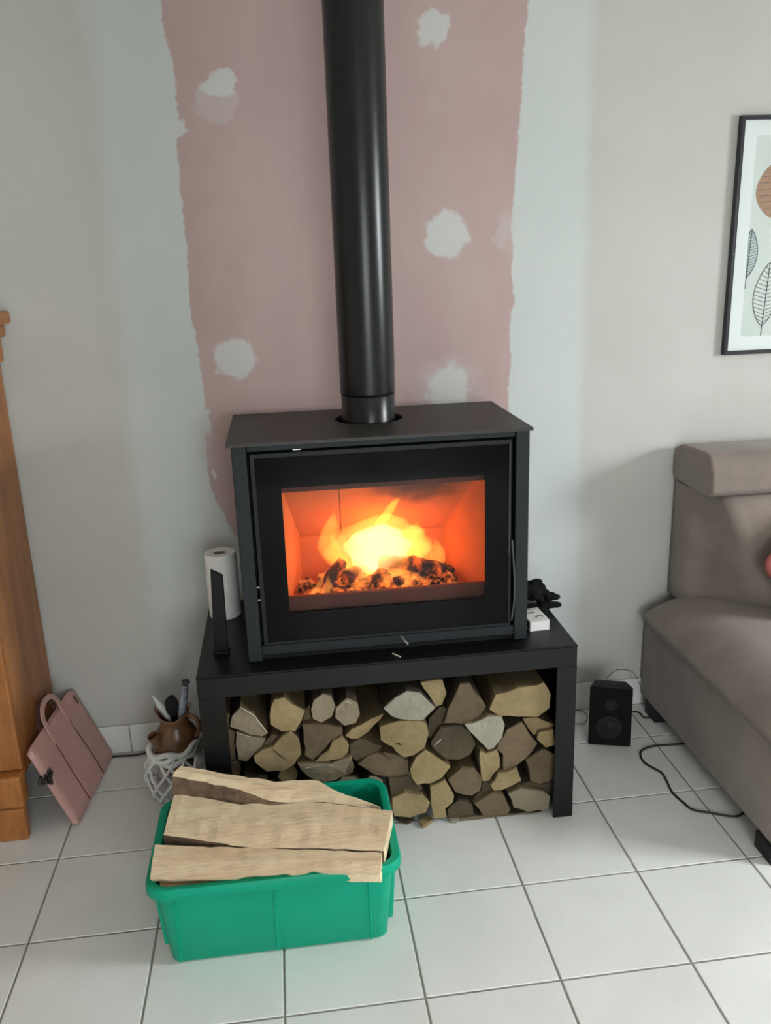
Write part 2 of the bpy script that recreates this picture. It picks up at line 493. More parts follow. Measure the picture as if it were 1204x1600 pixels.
def back_wall_mat():
    m = bpy.data.materials.new('part_painted_plaster_wall'); m.use_nodes = True
    k = N(m); b = k.n['Principled BSDF']; b.inputs['Roughness'].default_value = 0.85
    pos = k.new('ShaderNodeNewGeometry').outputs['Position']
    sx = k.new('ShaderNodeSeparateXYZ'); k.l.new(pos, sx.inputs[0])
    X, Z = sx.outputs[0], sx.outputs[2]
    jag = k.math('SUBTRACT', k.noise(pos, 38, 5, 0.7), 0.5)
    wob = k.math('SUBTRACT', k.noise(pos, 9, 3, 0.5), 0.5)
    xj = k.math('ADD', X, k.math('ADD', k.math('MULTIPLY', jag, 0.030), k.math('MULTIPLY', wob, 0.022)))
    xs = k.math('ADD', X, k.math('MULTIPLY', wob, 0.05))
    pl = curve_node(k, Z, [(250, 0), (255, 40), (268, 90), (274, 130), (277, 170), (280, 190), (275, 212), (280, 290), (286, 350), (292, 400), (294, 440), (300, 490), (305, 520), (312, 560), (318, 610), (320, 660), (322, 720), (328, 760), (340, 790), (362, 830), (400, 880)])
    pr = curve_node(k, Z, [(824, 0), (818, 80), (814, 160), (808, 240), (804, 300), (800, 335), (798, 360), (802, 400), (800, 430), (804, 470), (795, 510), (798, 560), (793, 620), (795, 700)])
    bl = curve_node(k, Z, [(138, 0), (150, 120), (162, 250), (172, 380), (186, 480), (197, 620), (212, 760), (236, 900), (240, 1050)])
    br = curve_node(k, Z, [(925, 0), (921, 150), (916, 330), (912, 500), (908, 640), (904, 900), (903, 1050)])
    pink = k.math('MULTIPLY', k.remap(k.math('SUBTRACT', xj, pl), -0.003, 0.004), k.remap(k.math('SUBTRACT', pr, xj), -0.003, 0.004))
    band = k.math('MULTIPLY', k.remap(k.math('SUBTRACT', xs, bl), -0.05, 0.05, smooth=True), k.remap(k.math('SUBTRACT', br, xs), -0.03, 0.03, smooth=True))
    # filler dabs over the screw heads
    lob = k.math('SUBTRACT', k.noise(pos, 17, 2, 0.5), 0.5)
    lob2 = k.math('SUBTRACT', k.noise(k.mapping(pos, (1, 1, -1)), 15, 2, 0.5), 0.5)
    def dab(u, v, ru, rv, soft=0.25):
        x, z = wall_pts([(u, v)])[0]
        x2 = wall_pts([(u + ru, v)])[0][0]; z2 = wall_pts([(u, v - rv)])[0][1]
        a = k.math('DIVIDE', k.math('SUBTRACT', k.math('ADD', xj, k.math('MULTIPLY', lob, 0.09)), x), abs(x2 - x))
        c = k.math('DIVIDE', k.math('SUBTRACT', k.math('ADD', Z, k.math('ADD', k.math('MULTIPLY', jag, 0.03), k.math('MULTIPLY', lob2, 0.09))), z), abs(z2 - z))
        d = k.math('SQRT', k.math('ADD', k.math('MULTIPLY', a, a), k.math('MULTIPLY', c, c)))
        return k.remap(d, 1.0 - soft / 2, 1.0 + soft / 2, 1.0, 0.0)
    dabs = [dab(677, 45, 25, 29), dab(340, 133, 25, 23), dab(697, 368, 30, 38), dab(368, 560, 31, 30), dab(700, 612, 34, 40), dab(322, 662, 8, 14), dab(330, 740, 6, 10), dab(275, 203, 12, 14)]
    faint = [dab(340, 158, 34, 32, 0.2), dab(788, 362, 14, 32, 0.5), dab(345, 850, 22, 12, 0.6), dab(700, 606, 45, 44, 0.6), dab(322, 690, 10, 40, 0.8)]
    df = dabs[0]
    for d in dabs[1:]: df = k.math('MAXIMUM', df, d)
    ff = faint[0]
    for d in faint[1:]: ff = k.math('MAXIMUM', ff, d)
    # colours
    cloud = k.remap(k.noise(pos, 2.2, 4), 0.3, 0.7)
    old = k.mix(cloud, srgb(191, 190, 184), srgb(198, 198, 192))
    white = k.mix(cloud, srgb(198, 204, 201), srgb(205, 210, 207))
    smear = k.remap(k.noise(k.mapping(pos, (1.4, 1, 0.7)), 3.0, 3), 0.35, 0.65)
    pinkc = k.mix(smear, srgb(184, 158, 155), srgb(191, 167, 162))
    c = k.mix(band, old, white)
    c = k.mix(pink, c, pinkc)
    c = k.mix(k.math('MULTIPLY', ff, 0.5), c, srgb(200, 192, 188))
    c = k.mix(k.math('MULTIPLY', df, 0.88), c, srgb(205, 207, 204))
    k.l.new(c, b.inputs['Base Color'])
    h = k.math('MULTIPLY', k.noise(pos, 120, 2), 0.06)
    k.l.new(k.bump(h, 0.5, 0.01), b.inputs['Normal'])
    return m
M['back_wall'] = back_wall_mat()

# ------------------------------------------------------------------ the room
mk('wall_back', box(RX0 - 0.2, RX1 + 0.2, 0.0, 0.15, 0, CEIL), M['back_wall'], kind='structure', org=(0, 0, 0))
mk('wall_left', box(RX0 - 0.15, RX0, RY0, 0.0, 0, CEIL), M['paint'], kind='structure')
y0, y1, z0, z1 = WIN_R
mk('wall_right', join(box(RX1, RX1 + 0.15, RY0, y0, 0, CEIL), box(RX1, RX1 + 0.15, y1, 0, 0, CEIL),
                      box(RX1, RX1 + 0.15, y0, y1, 0, z0), box(RX1, RX1 + 0.15, y0, y1, z1, CEIL)), M['paint'], kind='structure')
x0, x1, z0, z1 = WIN_F
mk('wall_front', join(box(RX0 - 0.15, x0, RY0 - 0.15, RY0, 0, CEIL), box(x1, RX1 + 0.15, RY0 - 0.15, RY0, 0, CEIL),
                      box(x0, x1, RY0 - 0.15, RY0, 0, z0), box(x0, x1, RY0 - 0.15, RY0, z1, CEIL)), M['paint'], kind='structure')
mk('ceiling', box(RX0 - 0.2, RX1 + 0.2, RY0 - 0.2, 0.2, CEIL, CEIL + 0.1), M['ceiling'], kind='structure')
# windows
y0, y1, z0, z1 = WIN_R
wr = empty('window_1', (RX1 + 0.06, (y0 + y1) / 2, z0), kind='structure')
fr = []
for a, b_ in ((y0, y0 + 0.06), (y1 - 0.06, y1), ((y0 + y1) / 2 - 0.04, (y0 + y1) / 2 + 0.04)):
    fr.append(box(RX1 + 0.03, RX1 + 0.09, a, b_, z0, z1))
for a, b_ in ((z0, z0 + 0.06), (z1 - 0.06, z1)):
    fr.append(box(RX1 + 0.03, RX1 + 0.09, y0 + 0.06, y1 - 0.06, a, b_))
mk('window_frame', join(*fr), M['trim'], wr)
for a, b_ in ((y0 + 0.06, (y0 + y1) / 2 - 0.04), ((y0 + y1) / 2 + 0.04, y1 - 0.06)):
    mk('pane', box(RX1 + 0.055, RX1 + 0.061, a, b_, z0 + 0.06, z1 - 0.06), M['pane'], wr)
x0, x1, z0, z1 = WIN_F
wf = empty('window_2', ((x0 + x1) / 2, RY0 - 0.06, z0), kind='structure')
fr = []
for a, b_ in ((x0, x0 + 0.07), (x1 - 0.07, x1), ((x0 + x1) / 2 - 0.06, (x0 + x1) / 2 + 0.06)):
    fr.append(box(a, b_, RY0 - 0.09, RY0 - 0.03, z0, z1))
for a, b_ in ((z0, z0 + 0.10), (z1 - 0.07, z1)):
    fr.append(box(x0 + 0.07, x1 - 0.07, RY0 - 0.09, RY0 - 0.03, a, b_))
mk('window_frame', join(*fr), M['trim'], wf)
for a, b_ in ((x0 + 0.07, (x0 + x1) / 2 - 0.06), ((x0 + x1) / 2 + 0.06, x1 - 0.07)):
    mk('pane', box(a, b_, RY0 - 0.063, RY0 - 0.057, z0 + 0.10, z1 - 0.07), M['pane'], wf)

# floor: grout bed with every tile laid on it
S = 1 / 3
GY = -0.903                      # one of the cross joints
J = 0.0028                       # half joint
floor = mk('floor', box(RX0 - 0.2, RX1 + 0.2, RY0 - 0.2, 0.2, -0.10, -0.0022), M['grout'], kind='structure', org=(0, 0, 0))
tile_cache = {}
def tile(xa, xb, ya, yb):
    key = (round(xb - xa, 4), round(yb - ya, 4))
    cx, cy = (xa + xb) / 2, (ya + yb) / 2
    if key not in tile_cache:
        hx, hy = key[0] / 2, key[1] / 2
        c = 0.0016
        v = [(-hx, -hy, -0.006), (hx, -hy, -0.006), (hx, hy, -0.006), (-hx, hy, -0.006),
             (-hx, -hy, -c), (hx, -hy, -c), (hx, hy, -c), (-hx, hy, -c),
             (-hx + c, -hy + c, 0), (hx - c, -hy + c, 0), (hx - c, hy - c, 0), (-hx + c, hy - c, 0)]
        f = [(8, 9, 10, 11)]
        for i in range(4):
            j = (i + 1) % 4
            f += [(i, j, 4 + j, 4 + i), (4 + i, 4 + j, 8 + j, 8 + i)]
        me = bpy.data.meshes.new('tile'); me.from_pydata(v, [], f); me.materials.append(M['tile']); me.update()
        tile_cache[key] = me
    o = bpy.data.objects.new('tile', tile_cache[key]); C.objects.link(o)
    o.parent = floor; o.location = (cx, cy, 0)
ix = -5
while ix * S < RX1:
    jy = -13
    while GY + jy * S < 0:
        xa, xb = max(ix * S + J, RX0), min((ix + 1) * S - J, RX1)
        ya, yb = max(GY + jy * S + J, RY0), min(GY + (jy + 1) * S - J, -0.001)
        if xb - xa > 0.02 and yb - ya > 0.02:
            tile(xa, xb, ya, yb)
        jy += 1
    ix += 1
# tiled skirting along the back wall
sk = mk('baseboard_back', box(RX0, RX1, -0.006, 0.0, 0.0, 0.108), M['grout'], kind='structure', org=(0, 0, 0))
i = -5
base_me = None
while i * S + 0.06 < RX1:
    xa, xb = max(RX0, i * S + 0.13 + J * .6), min(RX1, (i + 1) * S + 0.13 - J * .6)
    if xb - xa > 0.01:
        mk('skirting_tile', bevel(box(xa, xb, -0.010, -0.004, 0.002, 0.112), 0.0015, 1), M['tile'], sk)
    i += 1

# ------------------------------------------------------------------ steel bench
BX0, BX1, BY0, BY1, BZ = 0.465, 1.571, -0.632, -0.07, 0.586
bench = empty('stove_bench', ((BX0 + BX1) / 2, (BY0 + BY1) / 2, 0), 'low black steel bench carrying the wood stove, firewood stacked beneath', 'bench')
mk('bench_top', bevel(box(BX0, BX1, BY0, BY1, BZ - 0.006, BZ), 0.002, 1), M['bench'], bench)
mk('apron', bevel(box(BX0 + 0.002, BX1 - 0.002, BY0, BY0 + 0.006, BZ - 0.068, BZ - 0.006), 0.001, 1), M['bench'], bench)
mk('apron', box(BX0 + 0.002, BX1 - 0.002, BY1 - 0.006, BY1, BZ - 0.068, BZ - 0.006), M['bench'], bench)
for xa, xb, s in ((BX0, BX0 + 0.076, 1), (BX1 - 0.063, BX1, -1)):
    for ya, yb in ((BY0, BY0 + 0.006), (BY1 - 0.006, BY1)):
        mk('leg', bevel(box(xa + 0.001, xb - 0.001, ya, yb, 0.0, BZ - 0.068), 0.001, 1), M['bench'], bench)
    xs = (xa, xa + 0.005) if s > 0 else (xb - 0.005, xb)
    mk('side_panel', box(xs[0], xs[1], BY0 + 0.006, BY1 - 0.006, 0.0, BZ - 0.006), M['bench'], bench)

# ------------------------------------------------------------------ wood stove
SX0, SX1, SY0, SY1, SZ0, SZ1 = 0.611, 1.435, -0.566, -0.098, BZ, 1.222
stove = empty('wood_stove', ((SX0 + SX1) / 2, (SY0 + SY1) / 2, BZ), 'black steel wood stove with wide glass door and burning fire inside', 'stove')
PX, PY, PR = 1.014, -0.285, 0.082
# top plate with a round opening for the flue
HR = 0.103
def plate_hole(x0, x1, y0, y1, z0, z1, cx, cy, r, n=64):
    ang = sorted([2 * math.pi * k / n for k in range(n)] + [math.atan2(y - cy, x - cx) % (2 * math.pi) for x in (x0, x1) for y in (y0, y1)])
    inn, outp = [], []
    for a in ang:
        c, s = math.cos(a), math.sin(a)
        inn.append((cx + r * c, cy + r * s))
        t = min([((x1 - cx) / c) if c > 1e-9 else ((x0 - cx) / c) if c < -1e-9 else 1e9, ((y1 - cy) / s) if s > 1e-9 else ((y0 - cy) / s) if s < -1e-9 else 1e9])
        outp.append((cx + t * c, cy + t * s))
    m = len(ang)
    v = [(x, y, z) for z in (z0, z1) for L in (inn, outp) for x, y in L]
    f = []
    for i in range(m):
        j = (i + 1) % m
        f += [(i, j, m + j, m + i), (2 * m + i, 3 * m + i, 3 * m + j, 2 * m + j), (m + i, m + j, 3 * m + j, 3 * m + i), (i, 2 * m + i, 2 * m + j, j)]
    return v, f
mk('top_plate', plate_hole(0.598, 1.442, -0.576, SY1 + 0.004, SZ1, SZ1 + 0.009, PX, PY, HR), M['steel_top'], stove)
mk('inner_deck', box(SX0 + 0.04, SX1 - 0.04, SY0 + 0.05, SY1 - 0.01, 1.165, 1.170), M['void'], stove, label='dark deck below the flue opening')
mk('side_panel', box(SX0, SX0 + 0.004, SY0 + 0.036, SY1, SZ0 + 0.012, SZ1), M['steel'], stove)
mk('side_panel', box(SX1 - 0.004, SX1, SY0 + 0.036, SY1, SZ0 + 0.012, SZ1), M['steel'], stove)
mk('back_panel', box(SX0 + 0.004, SX1 - 0.004, SY1 - 0.004, SY1, SZ0 + 0.012, SZ1), M['steel'], stove)
mk('base_plate', box(SX0 + 0.035, SX1 - 0.035, SY0 + 0.02, SY1 - 0.004, SZ0, SZ0 + 0.012), M['void'], stove)
PW = 0.039
mk('post', bevel(box(SX0, SX0 + PW, SY0, SY0 + 0.036, SZ0 + 0.002, SZ1), 0.002, 1), M['steel'], stove)
mk('post', bevel(box(SX1 - PW, SX1, SY0, SY0 + 0.036, SZ0 + 0.002, SZ1), 0.002, 1), M['steel'], stove)
mk('top_rail', bevel(box(SX0 + PW + 0.003, SX1 - PW - 0.003, SY0 + 0.002, SY0 + 0.03, 1.206, SZ1), 0.001, 1), M['steel'], stove)
mk('bottom_rail', bevel(box(SX0 + PW, SX1 - PW, SY0 + 0.004, SY0 + 0.03, 0.604, 0.634), 0.002, 1), M['steel'], stove)
mk('recess', join(box(SX0 + PW, 0.655, SY0 + 0.034, SY0 + 0.040, 0.604, SZ1), box(1.390, SX1 - PW, SY0 + 0.034, SY0 + 0.040, 0.604, SZ1),
                  box(0.655, 1.390, SY0 + 0.034, SY0 + 0.040, 1.19, SZ1), box(0.655, 1.390, SY0 + 0.034, SY0 + 0.040, 0.600, 0.65)), M['void'], stove)
# small steel catch showing in the gap above the door
cx = at(462, 699, 1, SY0)[0]
mk('catch', bevel(box(cx - 0.010, cx + 0.014, SY0 + 0.014, SY0 + 0.020, 1.2005, 1.2045), 0.001, 1), M['silver'], stove)
# air lever under the door
mk('air_lever', tube([(1.056, SY0 + 0.006, 0.630), (1.066, SY0 - 0.012, 0.620), (1.074, SY0 - 0.022, 0.612)], 0.0035, 8), M['silver'], stove)
# door
DX0, DX1, DZ0, DZ1 = 0.659, 1.383, 0.638, 1.199
door = mk('door', frame_y(0.670, 1.376, 0.646, 1.187, DX0, DX1, DZ0, DZ1, SY0 - 0.001, SY0 + 0.03), M['door_steel'], stove)
GX0, GX1, GZ0, GZ1 = 0.738, 1.308, 0.731, 1.100
mk('black_border', frame_y(GX0, GX1, GZ0, GZ1, 0.670, 1.376, 0.646, 1.187, SY0 + 0.001, SY0 + 0.006), M['black_glass'], door, label='black printed border of the door glass')
mk('glass_pane', box(GX0, GX1, SY0 + 0.002, SY0 + 0.006, GZ0, GZ1), M['stove_pane'], door, label='clear fire window')
for zc in (0.815, 0.777):
    mk('hinge_pin', tube([(0.6505, SY0 + 0.006, zc), (0.662, SY0 + 0.006, zc - 0.001)], 0.003, 8), M['silver'], door, label='bright steel hinge pin')
mk('door_handle', bevel(ribbon(catmull([(1.386, SY0 - 0.003, 0.905), (1.392, SY0 - 0.008, 0.80), (1.392, SY0 - 0.010, 0.72), (1.386, SY0 - 0.004, 0.655)], 6), (1, 0, 0), 0.006, 0.004), 0.001, 1), M['handle_grey'], door)
mk('edge_strip', box(1.3765, 1.3795, SY0 - 0.0025, SY0 - 0.001, 0.86, 1.19), M['handle_grey'], door, label='thin bare metal edge of the door')

# firebox lining
FZ = 0.722                       # hearth level
FB = -0.265                      # back lining
def quad_slab(a, b, c, d, th):
    """slab with front corners a b c d and thickness th along its back normal"""
    A = [Vector(q) for q in (a, b, c, d)]
    n = (A[1] - A[0]).cross(A[3] - A[0]).normalized() * th
    v = [tuple(q) for q in A] + [tuple(q + n) for q in A]
    return v, [(0, 1, 2, 3), (7, 6, 5, 4), (0, 4, 5, 1), (1, 5, 6, 2), (2, 6, 7, 3), (3, 7, 4, 0)]
lining = empty('firebox_lining', ((SX0 + SX1) / 2, -0.35, FZ)); lining.parent = stove
lining.location = ORG['firebox_lining'] - ORG['wood_stove']
XL0, XL1, XR0, XR1 = 0.705, 0.766, 1.341, 1.258
YF = SY0 + 0.034
g = 0.0015
mk('brick', quad_slab((XL1 + g, FB, 0.868), (0.93 - g, FB, 0.868), (0.93 - g, FB, 0.70), (XL1 + g, FB, 0.70), -0.02), M['brick'], lining)
mk('brick', quad_slab((0.93 + g, FB, 0.868), (XR1 - g, FB, 0.868), (XR1 - g, FB, 0.70), (0.93 + g, FB, 0.70), -0.02), M['brick'], lining)
# upper back leans forward to the throat
def lerp(a, b, t): return tuple(a[i] + (b[i] - a[i]) * t for i in range(3))
bl, br_ = (XL1, FB, 0.872), (XR1, FB, 0.872)
tl, tr_ = (XL0 + 0.008, YF + 0.03, 1.128), (XR0 - 0.008, YF + 0.03, 1.128)
t = 0.30
mk('baffle', quad_slab(tl, lerp(tl, tr_, t - 0.003), lerp(bl, br_, t - 0.003), bl, -0.015), M['brick'], lining)
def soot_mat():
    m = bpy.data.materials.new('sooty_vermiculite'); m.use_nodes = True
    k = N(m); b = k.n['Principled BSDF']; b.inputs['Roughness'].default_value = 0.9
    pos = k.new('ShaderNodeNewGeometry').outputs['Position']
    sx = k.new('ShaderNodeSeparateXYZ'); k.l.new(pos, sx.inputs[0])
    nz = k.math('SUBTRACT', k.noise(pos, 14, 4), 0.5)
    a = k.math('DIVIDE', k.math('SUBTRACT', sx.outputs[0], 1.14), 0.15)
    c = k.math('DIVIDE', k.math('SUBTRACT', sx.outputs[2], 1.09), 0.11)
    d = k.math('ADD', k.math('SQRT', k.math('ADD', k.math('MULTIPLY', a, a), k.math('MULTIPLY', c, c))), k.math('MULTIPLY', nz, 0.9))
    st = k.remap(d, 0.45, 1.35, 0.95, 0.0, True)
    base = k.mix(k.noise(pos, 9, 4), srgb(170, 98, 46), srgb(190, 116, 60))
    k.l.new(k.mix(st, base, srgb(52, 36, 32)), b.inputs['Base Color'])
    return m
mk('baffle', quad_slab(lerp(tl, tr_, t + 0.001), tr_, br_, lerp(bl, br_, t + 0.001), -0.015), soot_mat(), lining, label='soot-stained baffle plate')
mk('side_brick', quad_slab((XL0, YF, 1.14), (XL1, FB, 0.875), (XL1, FB, 0.70), (XL0, YF, 0.70), -0.02), M['brick'], lining)
mk('side_brick', quad_slab((XR1, FB, 0.875), (XR0, YF, 1.14), (XR0, YF, 0.70), (XR1, FB, 0.70), -0.02), M['brick'], lining)
mk('hearth', box(XL0 - 0.01, XR0 + 0.01, YF, FB + 0.01, 0.69, FZ), M['brick'], lining)
mk('throat_plate', box(XL0 - 0.01, XR0 + 0.01, YF, YF + 0.028, 1.078, 1.16), M['guard'], lining)
mk('log_guard', bevel(box(XL0, XR0, YF, YF + 0.02, 0.70, 0.764), 0.003, 1), M['guard'], lining)

# fire glow inside the stove
for nm, loc, en, rad in (('fire_light', (1.00, -0.40, 0.90), 0.9, 0.06), ('ember_light', (1.15, -0.38, 0.85), 0.55, 0.05), ('low_fire_light', (0.86, -0.42, 0.84), 0.35, 0.04)):
    l = bpy.data.lights.new(nm, 'POINT'); l.energy = en; l.color = (1.0, 0.22, 0.02); l.shadow_soft_size = rad
    o = bpy.data.objects.new(nm, l); C.objects.link(o); o.location = loc

# ------------------------------------------------------------------ fire
def flame_mat(name, col, st):
    m = bpy.data.materials.new(name); m.use_nodes = True
    k = N(m); k.n.remove(k.n['Principled BSDF'])
    out = k.n['Material Output']
    e = k.new('ShaderNodeEmission'); e.inputs[0].default_value = col; e.inputs[1].default_value = st
    k.l.new(e.outputs[0], out.inputs['Volume'])
    try: m.cycles.homogeneous_volume = True
    except Exception: pass
    return m
M['flame'] = flame_mat('flame_gas', (1.0, 0.33, 0.055, 1), 19.0)
M['flame_core'] = flame_mat('flame_gas_core', (1.0, 0.66, 0.30, 1), 32.0)
M['flame_tip'] = flame_mat('flame_gas_tip', (1.0, 0.26, 0.03, 1), 75.0)
M['flame_thin'] = flame_mat('flame_gas_thin', (1.0, 0.33, 0.05, 1), 24.0)

def flame(slices, y, depth, mt, label):
    """closed flame body lofted over (px, py, half width px) rows"""
    P = []
    for u, v, h in slices:
        a = at(u - h, v, 1, y); b_ = at(u + h, v, 1, y)
        P.append(((a[0] + b_[0]) / 2, y, (a[2] + b_[2]) / 2, (b_[0] - a[0]) / 2))
    rows = []
    # smooth resample
    cp = catmull([(q[0], q[3], q[2]) for q in P], 5)
    n = 18
    v, f = [], []
    for i, q in enumerate(cp):
        hw = max(0.0012, q.y)
        for k in range(n):
            a = 2 * math.pi * k / n
            jx = 0.25 * hw * math.sin(3 * a + i * 0.7)
            v.append((q.x + hw * math.cos(a) + jx * 0.35, y + min(depth, hw * 1.0) * math.sin(a), q.z))
    m = len(cp)
    for i in range(m - 1):
        for k in range(n):
            k2 = (k + 1) % n
            f.append((i * n + k, i * n + k2, (i + 1) * n + k2, (i + 1) * n + k))
    f.append(tuple(range(n))); f.append(tuple((m - 1) * n + k for k in range(n)))
    return mk('flame', (v, f), mt, smooth='all', label=label, cat='flame', group='flames in the stove')
flame([(585, 905, 30), (590, 886, 62), (592, 866, 80), (590, 848, 80), (590, 832, 70), (594, 820, 48), (600, 811, 26), (606, 803, 3)], -0.385, 0.055, M['flame'], 'broad yellow main flame over the logs')
flame([(585, 892, 22), (592, 876, 44), (590, 856, 52), (588, 842, 48), (590, 830, 34), (598, 820, 6)], -0.385, 0.03, M['flame_core'], 'white-hot heart inside the main flame')
flame([(588, 826, 6), (598, 812, 10), (606, 800, 9), (613, 789, 7), (620, 778, 5), (627, 768, 3), (630, 762, 1)], -0.405, 0.012, M['flame_tip'], 'thin curved orange flame tip rising to the upper right')
flame([(545, 896, 10), (528, 876, 20), (514, 856, 18), (511, 842, 14), (516, 826, 13), (519, 812, 8), (522, 799, 1)], -0.40, 0.02, M['flame_thin'], 'yellow flame bulging out at the left of the fire')
flame([(672, 892, 10), (682, 876, 14), (684, 862, 11), (682, 850, 6), (679, 840, 1)], -0.36, 0.02, M['flame_thin'], 'small flame licking up at the right end of the log')
flame([(645, 886, 14), (650, 868, 26), (640, 850, 34), (640, 836, 26), (648, 822, 8), (652, 814, 1)], -0.36, 0.03, M['flame_thin'], 'broad flame behind the right burning log')
flame([(488, 934, 5), (494, 922, 6), (501, 908, 4), (506, 896, 1)], -0.47, 0.012, M['flame_thin'], 'short flame low at the far left front')
flame([(515, 930, 12), (513, 918, 9), (512, 906, 3), (513, 898, 1)], -0.475, 0.012, M['flame_thin'], 'short flame beside the leaning charred piece')
flame([(556, 924, 13), (566, 908, 14), (572, 892, 10), (574, 876, 6), (572, 864, 1)], -0.46, 0.015, M['flame'], 'bright upright flame in front of the logs')
flame([(630, 916, 34), (628, 905, 36), (622, 896, 26), (618, 888, 2)], -0.45, 0.02, M['flame'], 'flat bright flame under the right burning log')

def ember_mat(name, glow, lo, hi, st):
    m = bpy.data.materials.new(name); m.use_nodes = True
    k = N(m); b = k.n['Principled BSDF']; b.inputs['Roughness'].default_value = 0.95
    co = k.new('ShaderNodeTexCoord').outputs['Object']
    n = k.noise(co, 22, 5, 0.6)
    k.l.new(k.mix(k.remap(n, 0.4, 0.6), srgb(36, 16, 12), srgb(86, 40, 26)), b.inputs['Base Color'])
    k.put(b.inputs['Emission Color'], glow)
    k.put(b.inputs['Emission Strength'], k.remap(n, lo, hi, 0.0, st))
    k.l.new(k.bump(n, 0.8, 0.02), b.inputs['Normal'])
    return m
M['char'] = ember_mat('charred_wood', (1.0, 0.15, 0.02, 1), 0.46, 0.70, 1.3)
M['ember'] = ember_mat('glowing_ember', (1.0, 0.22, 0.035, 1), 0.46, 0.74, 1.9)

def lump(c, r, n=1, seed=0, amp=0.35, squash=(1, 1, 1), rot=0.0):
    bm = bmesh.new()
    bmesh.ops.create_icosphere(bm, subdivisions=n, radius=1.0)
    rr = random.Random(seed)
    off = Vector((rr.random() * 50, rr.random() * 50, rr.random() * 50))
    for q in bm.verts:
        s = 1 + amp * mnoise.noise(q.co * 1.6 + off) * 2
        x, y, z = q.co.x * s * squash[0] * r, q.co.y * s * squash[1] * r, q.co.z * s * squash[2] * r
        x, y = x * math.cos(rot) - y * math.sin(rot), x * math.sin(rot) + y * math.cos(rot)
        q.co = Vector((c[0] + x, c[1] + y, c[2] + z))
    return frombm(bm)

def burning_log(P0, P1, r, seed, mt, label):
    P0, P1 = Vector(P0), Vector(P1)
    rr = random.Random(seed)
    n, m = 9, 9
    d = (P1 - P0).normalized()
    s = d.cross(Vector((0, 0, 1))).normalized(); t_ = d.cross(s)
    off = Vector((seed * 3.1, 0, 0))
    v, f = [], []
    for i in range(m):
        q = P0 + (P1 - P0) * i / (m - 1)
        for k in range(n):
            a = 2 * math.pi * k / n
            rad = r * (1 + 0.35 * mnoise.noise(Vector((math.cos(a) * 1.2, math.sin(a) * 1.2, i * 0.55)) + off))
            rad *= (0.80 if i in (0, m - 1) else 1)
            v.append(q + (s * math.cos(a) + t_ * math.sin(a)) * rad + d * (rr.random() - .5) * 0.006)
    for i in range(m - 1):
        for k in range(n):
            k2 = (k + 1) % n
            f.append((i * n + k, i * n + k2, (i + 1) * n + k2, (i + 1) * n + k))
    f.append(tuple(range(n))); f.append(tuple((m - 1) * n + k for k in range(n)))
    return mk('burning_log', (v, f), mt, label=label, cat='log', group='logs burning in the stove')
burning_log(at(592, 880, 1, -0.37), at(645, 884, 1, -0.40), 0.027, 3, M['char'], 'dark red charred log in the middle of the fire')
burning_log(at(640, 882, 1, -0.43), at(690, 892, 1, -0.37), 0.028, 5, M['char'], 'charred log with ragged end at the right of the fire')
burning_log(at(503, 920, 1, -0.44), at(536, 876, 1, -0.40), 0.019, 8, M['char'], 'charred piece leaning at the left of the fire')
burning_log(at(540, 905, 1, -0.43), at(566, 890, 1, -0.36), 0.023, 11, M['char'], 'short charred chunk left of the bright upright flame')
burning_log(at(580, 915, 1, -0.46), at(600, 893, 1, -0.40), 0.020, 12, M['ember'], 'glowing red chunk right of the bright upright flame')
gs = []
rr = random.Random(5)
for i in range(150):
    x = 0.775 + rr.random() * 0.475; y = -0.505 + rr.random() * 0.215
    r = 0.010 + rr.random() * 0.014
    h = 0.045 * math.exp(-((x - 1.02) / 0.16) ** 2) * rr.random()
    gs.append(lump((x, y, FZ + r * 0.5 + h), r, 1, i, 0.4, (1, 1, 0.75)))
mk('ember_bed', join(*gs), M['ember'], label='bed of glowing embers on the stove hearth', cat='embers', kind='stuff')

# ------------------------------------------------------------------ flue pipe
pipe = empty('flue_pipe', (PX, PY, 1.172), 'black round flue pipe rising from the stove top up the wall', 'pipe')
mk('lower_section', lathe([(PR - 0.001, 1.172), (PR - 0.001, 1.302), (PR - 0.003, 1.305)], PX, PY, 64), M['pipe'], pipe, smooth=True)
mk('upper_section', lathe([(PR - 0.002, 1.305), (PR + 0.0005, 1.308), (PR + 0.001, 1.312), (PR + 0.001, CEIL)], PX, PY, 64), M['pipe'], pipe, smooth=True)

# ------------------------------------------------------------------ firewood stacked under the bench
def c7(u, v): return (340 + u / 4.3, 1040 + v / 4.3)
def c8(u, v): return (600 + u / 4.013, 1040 + v / 4.013)

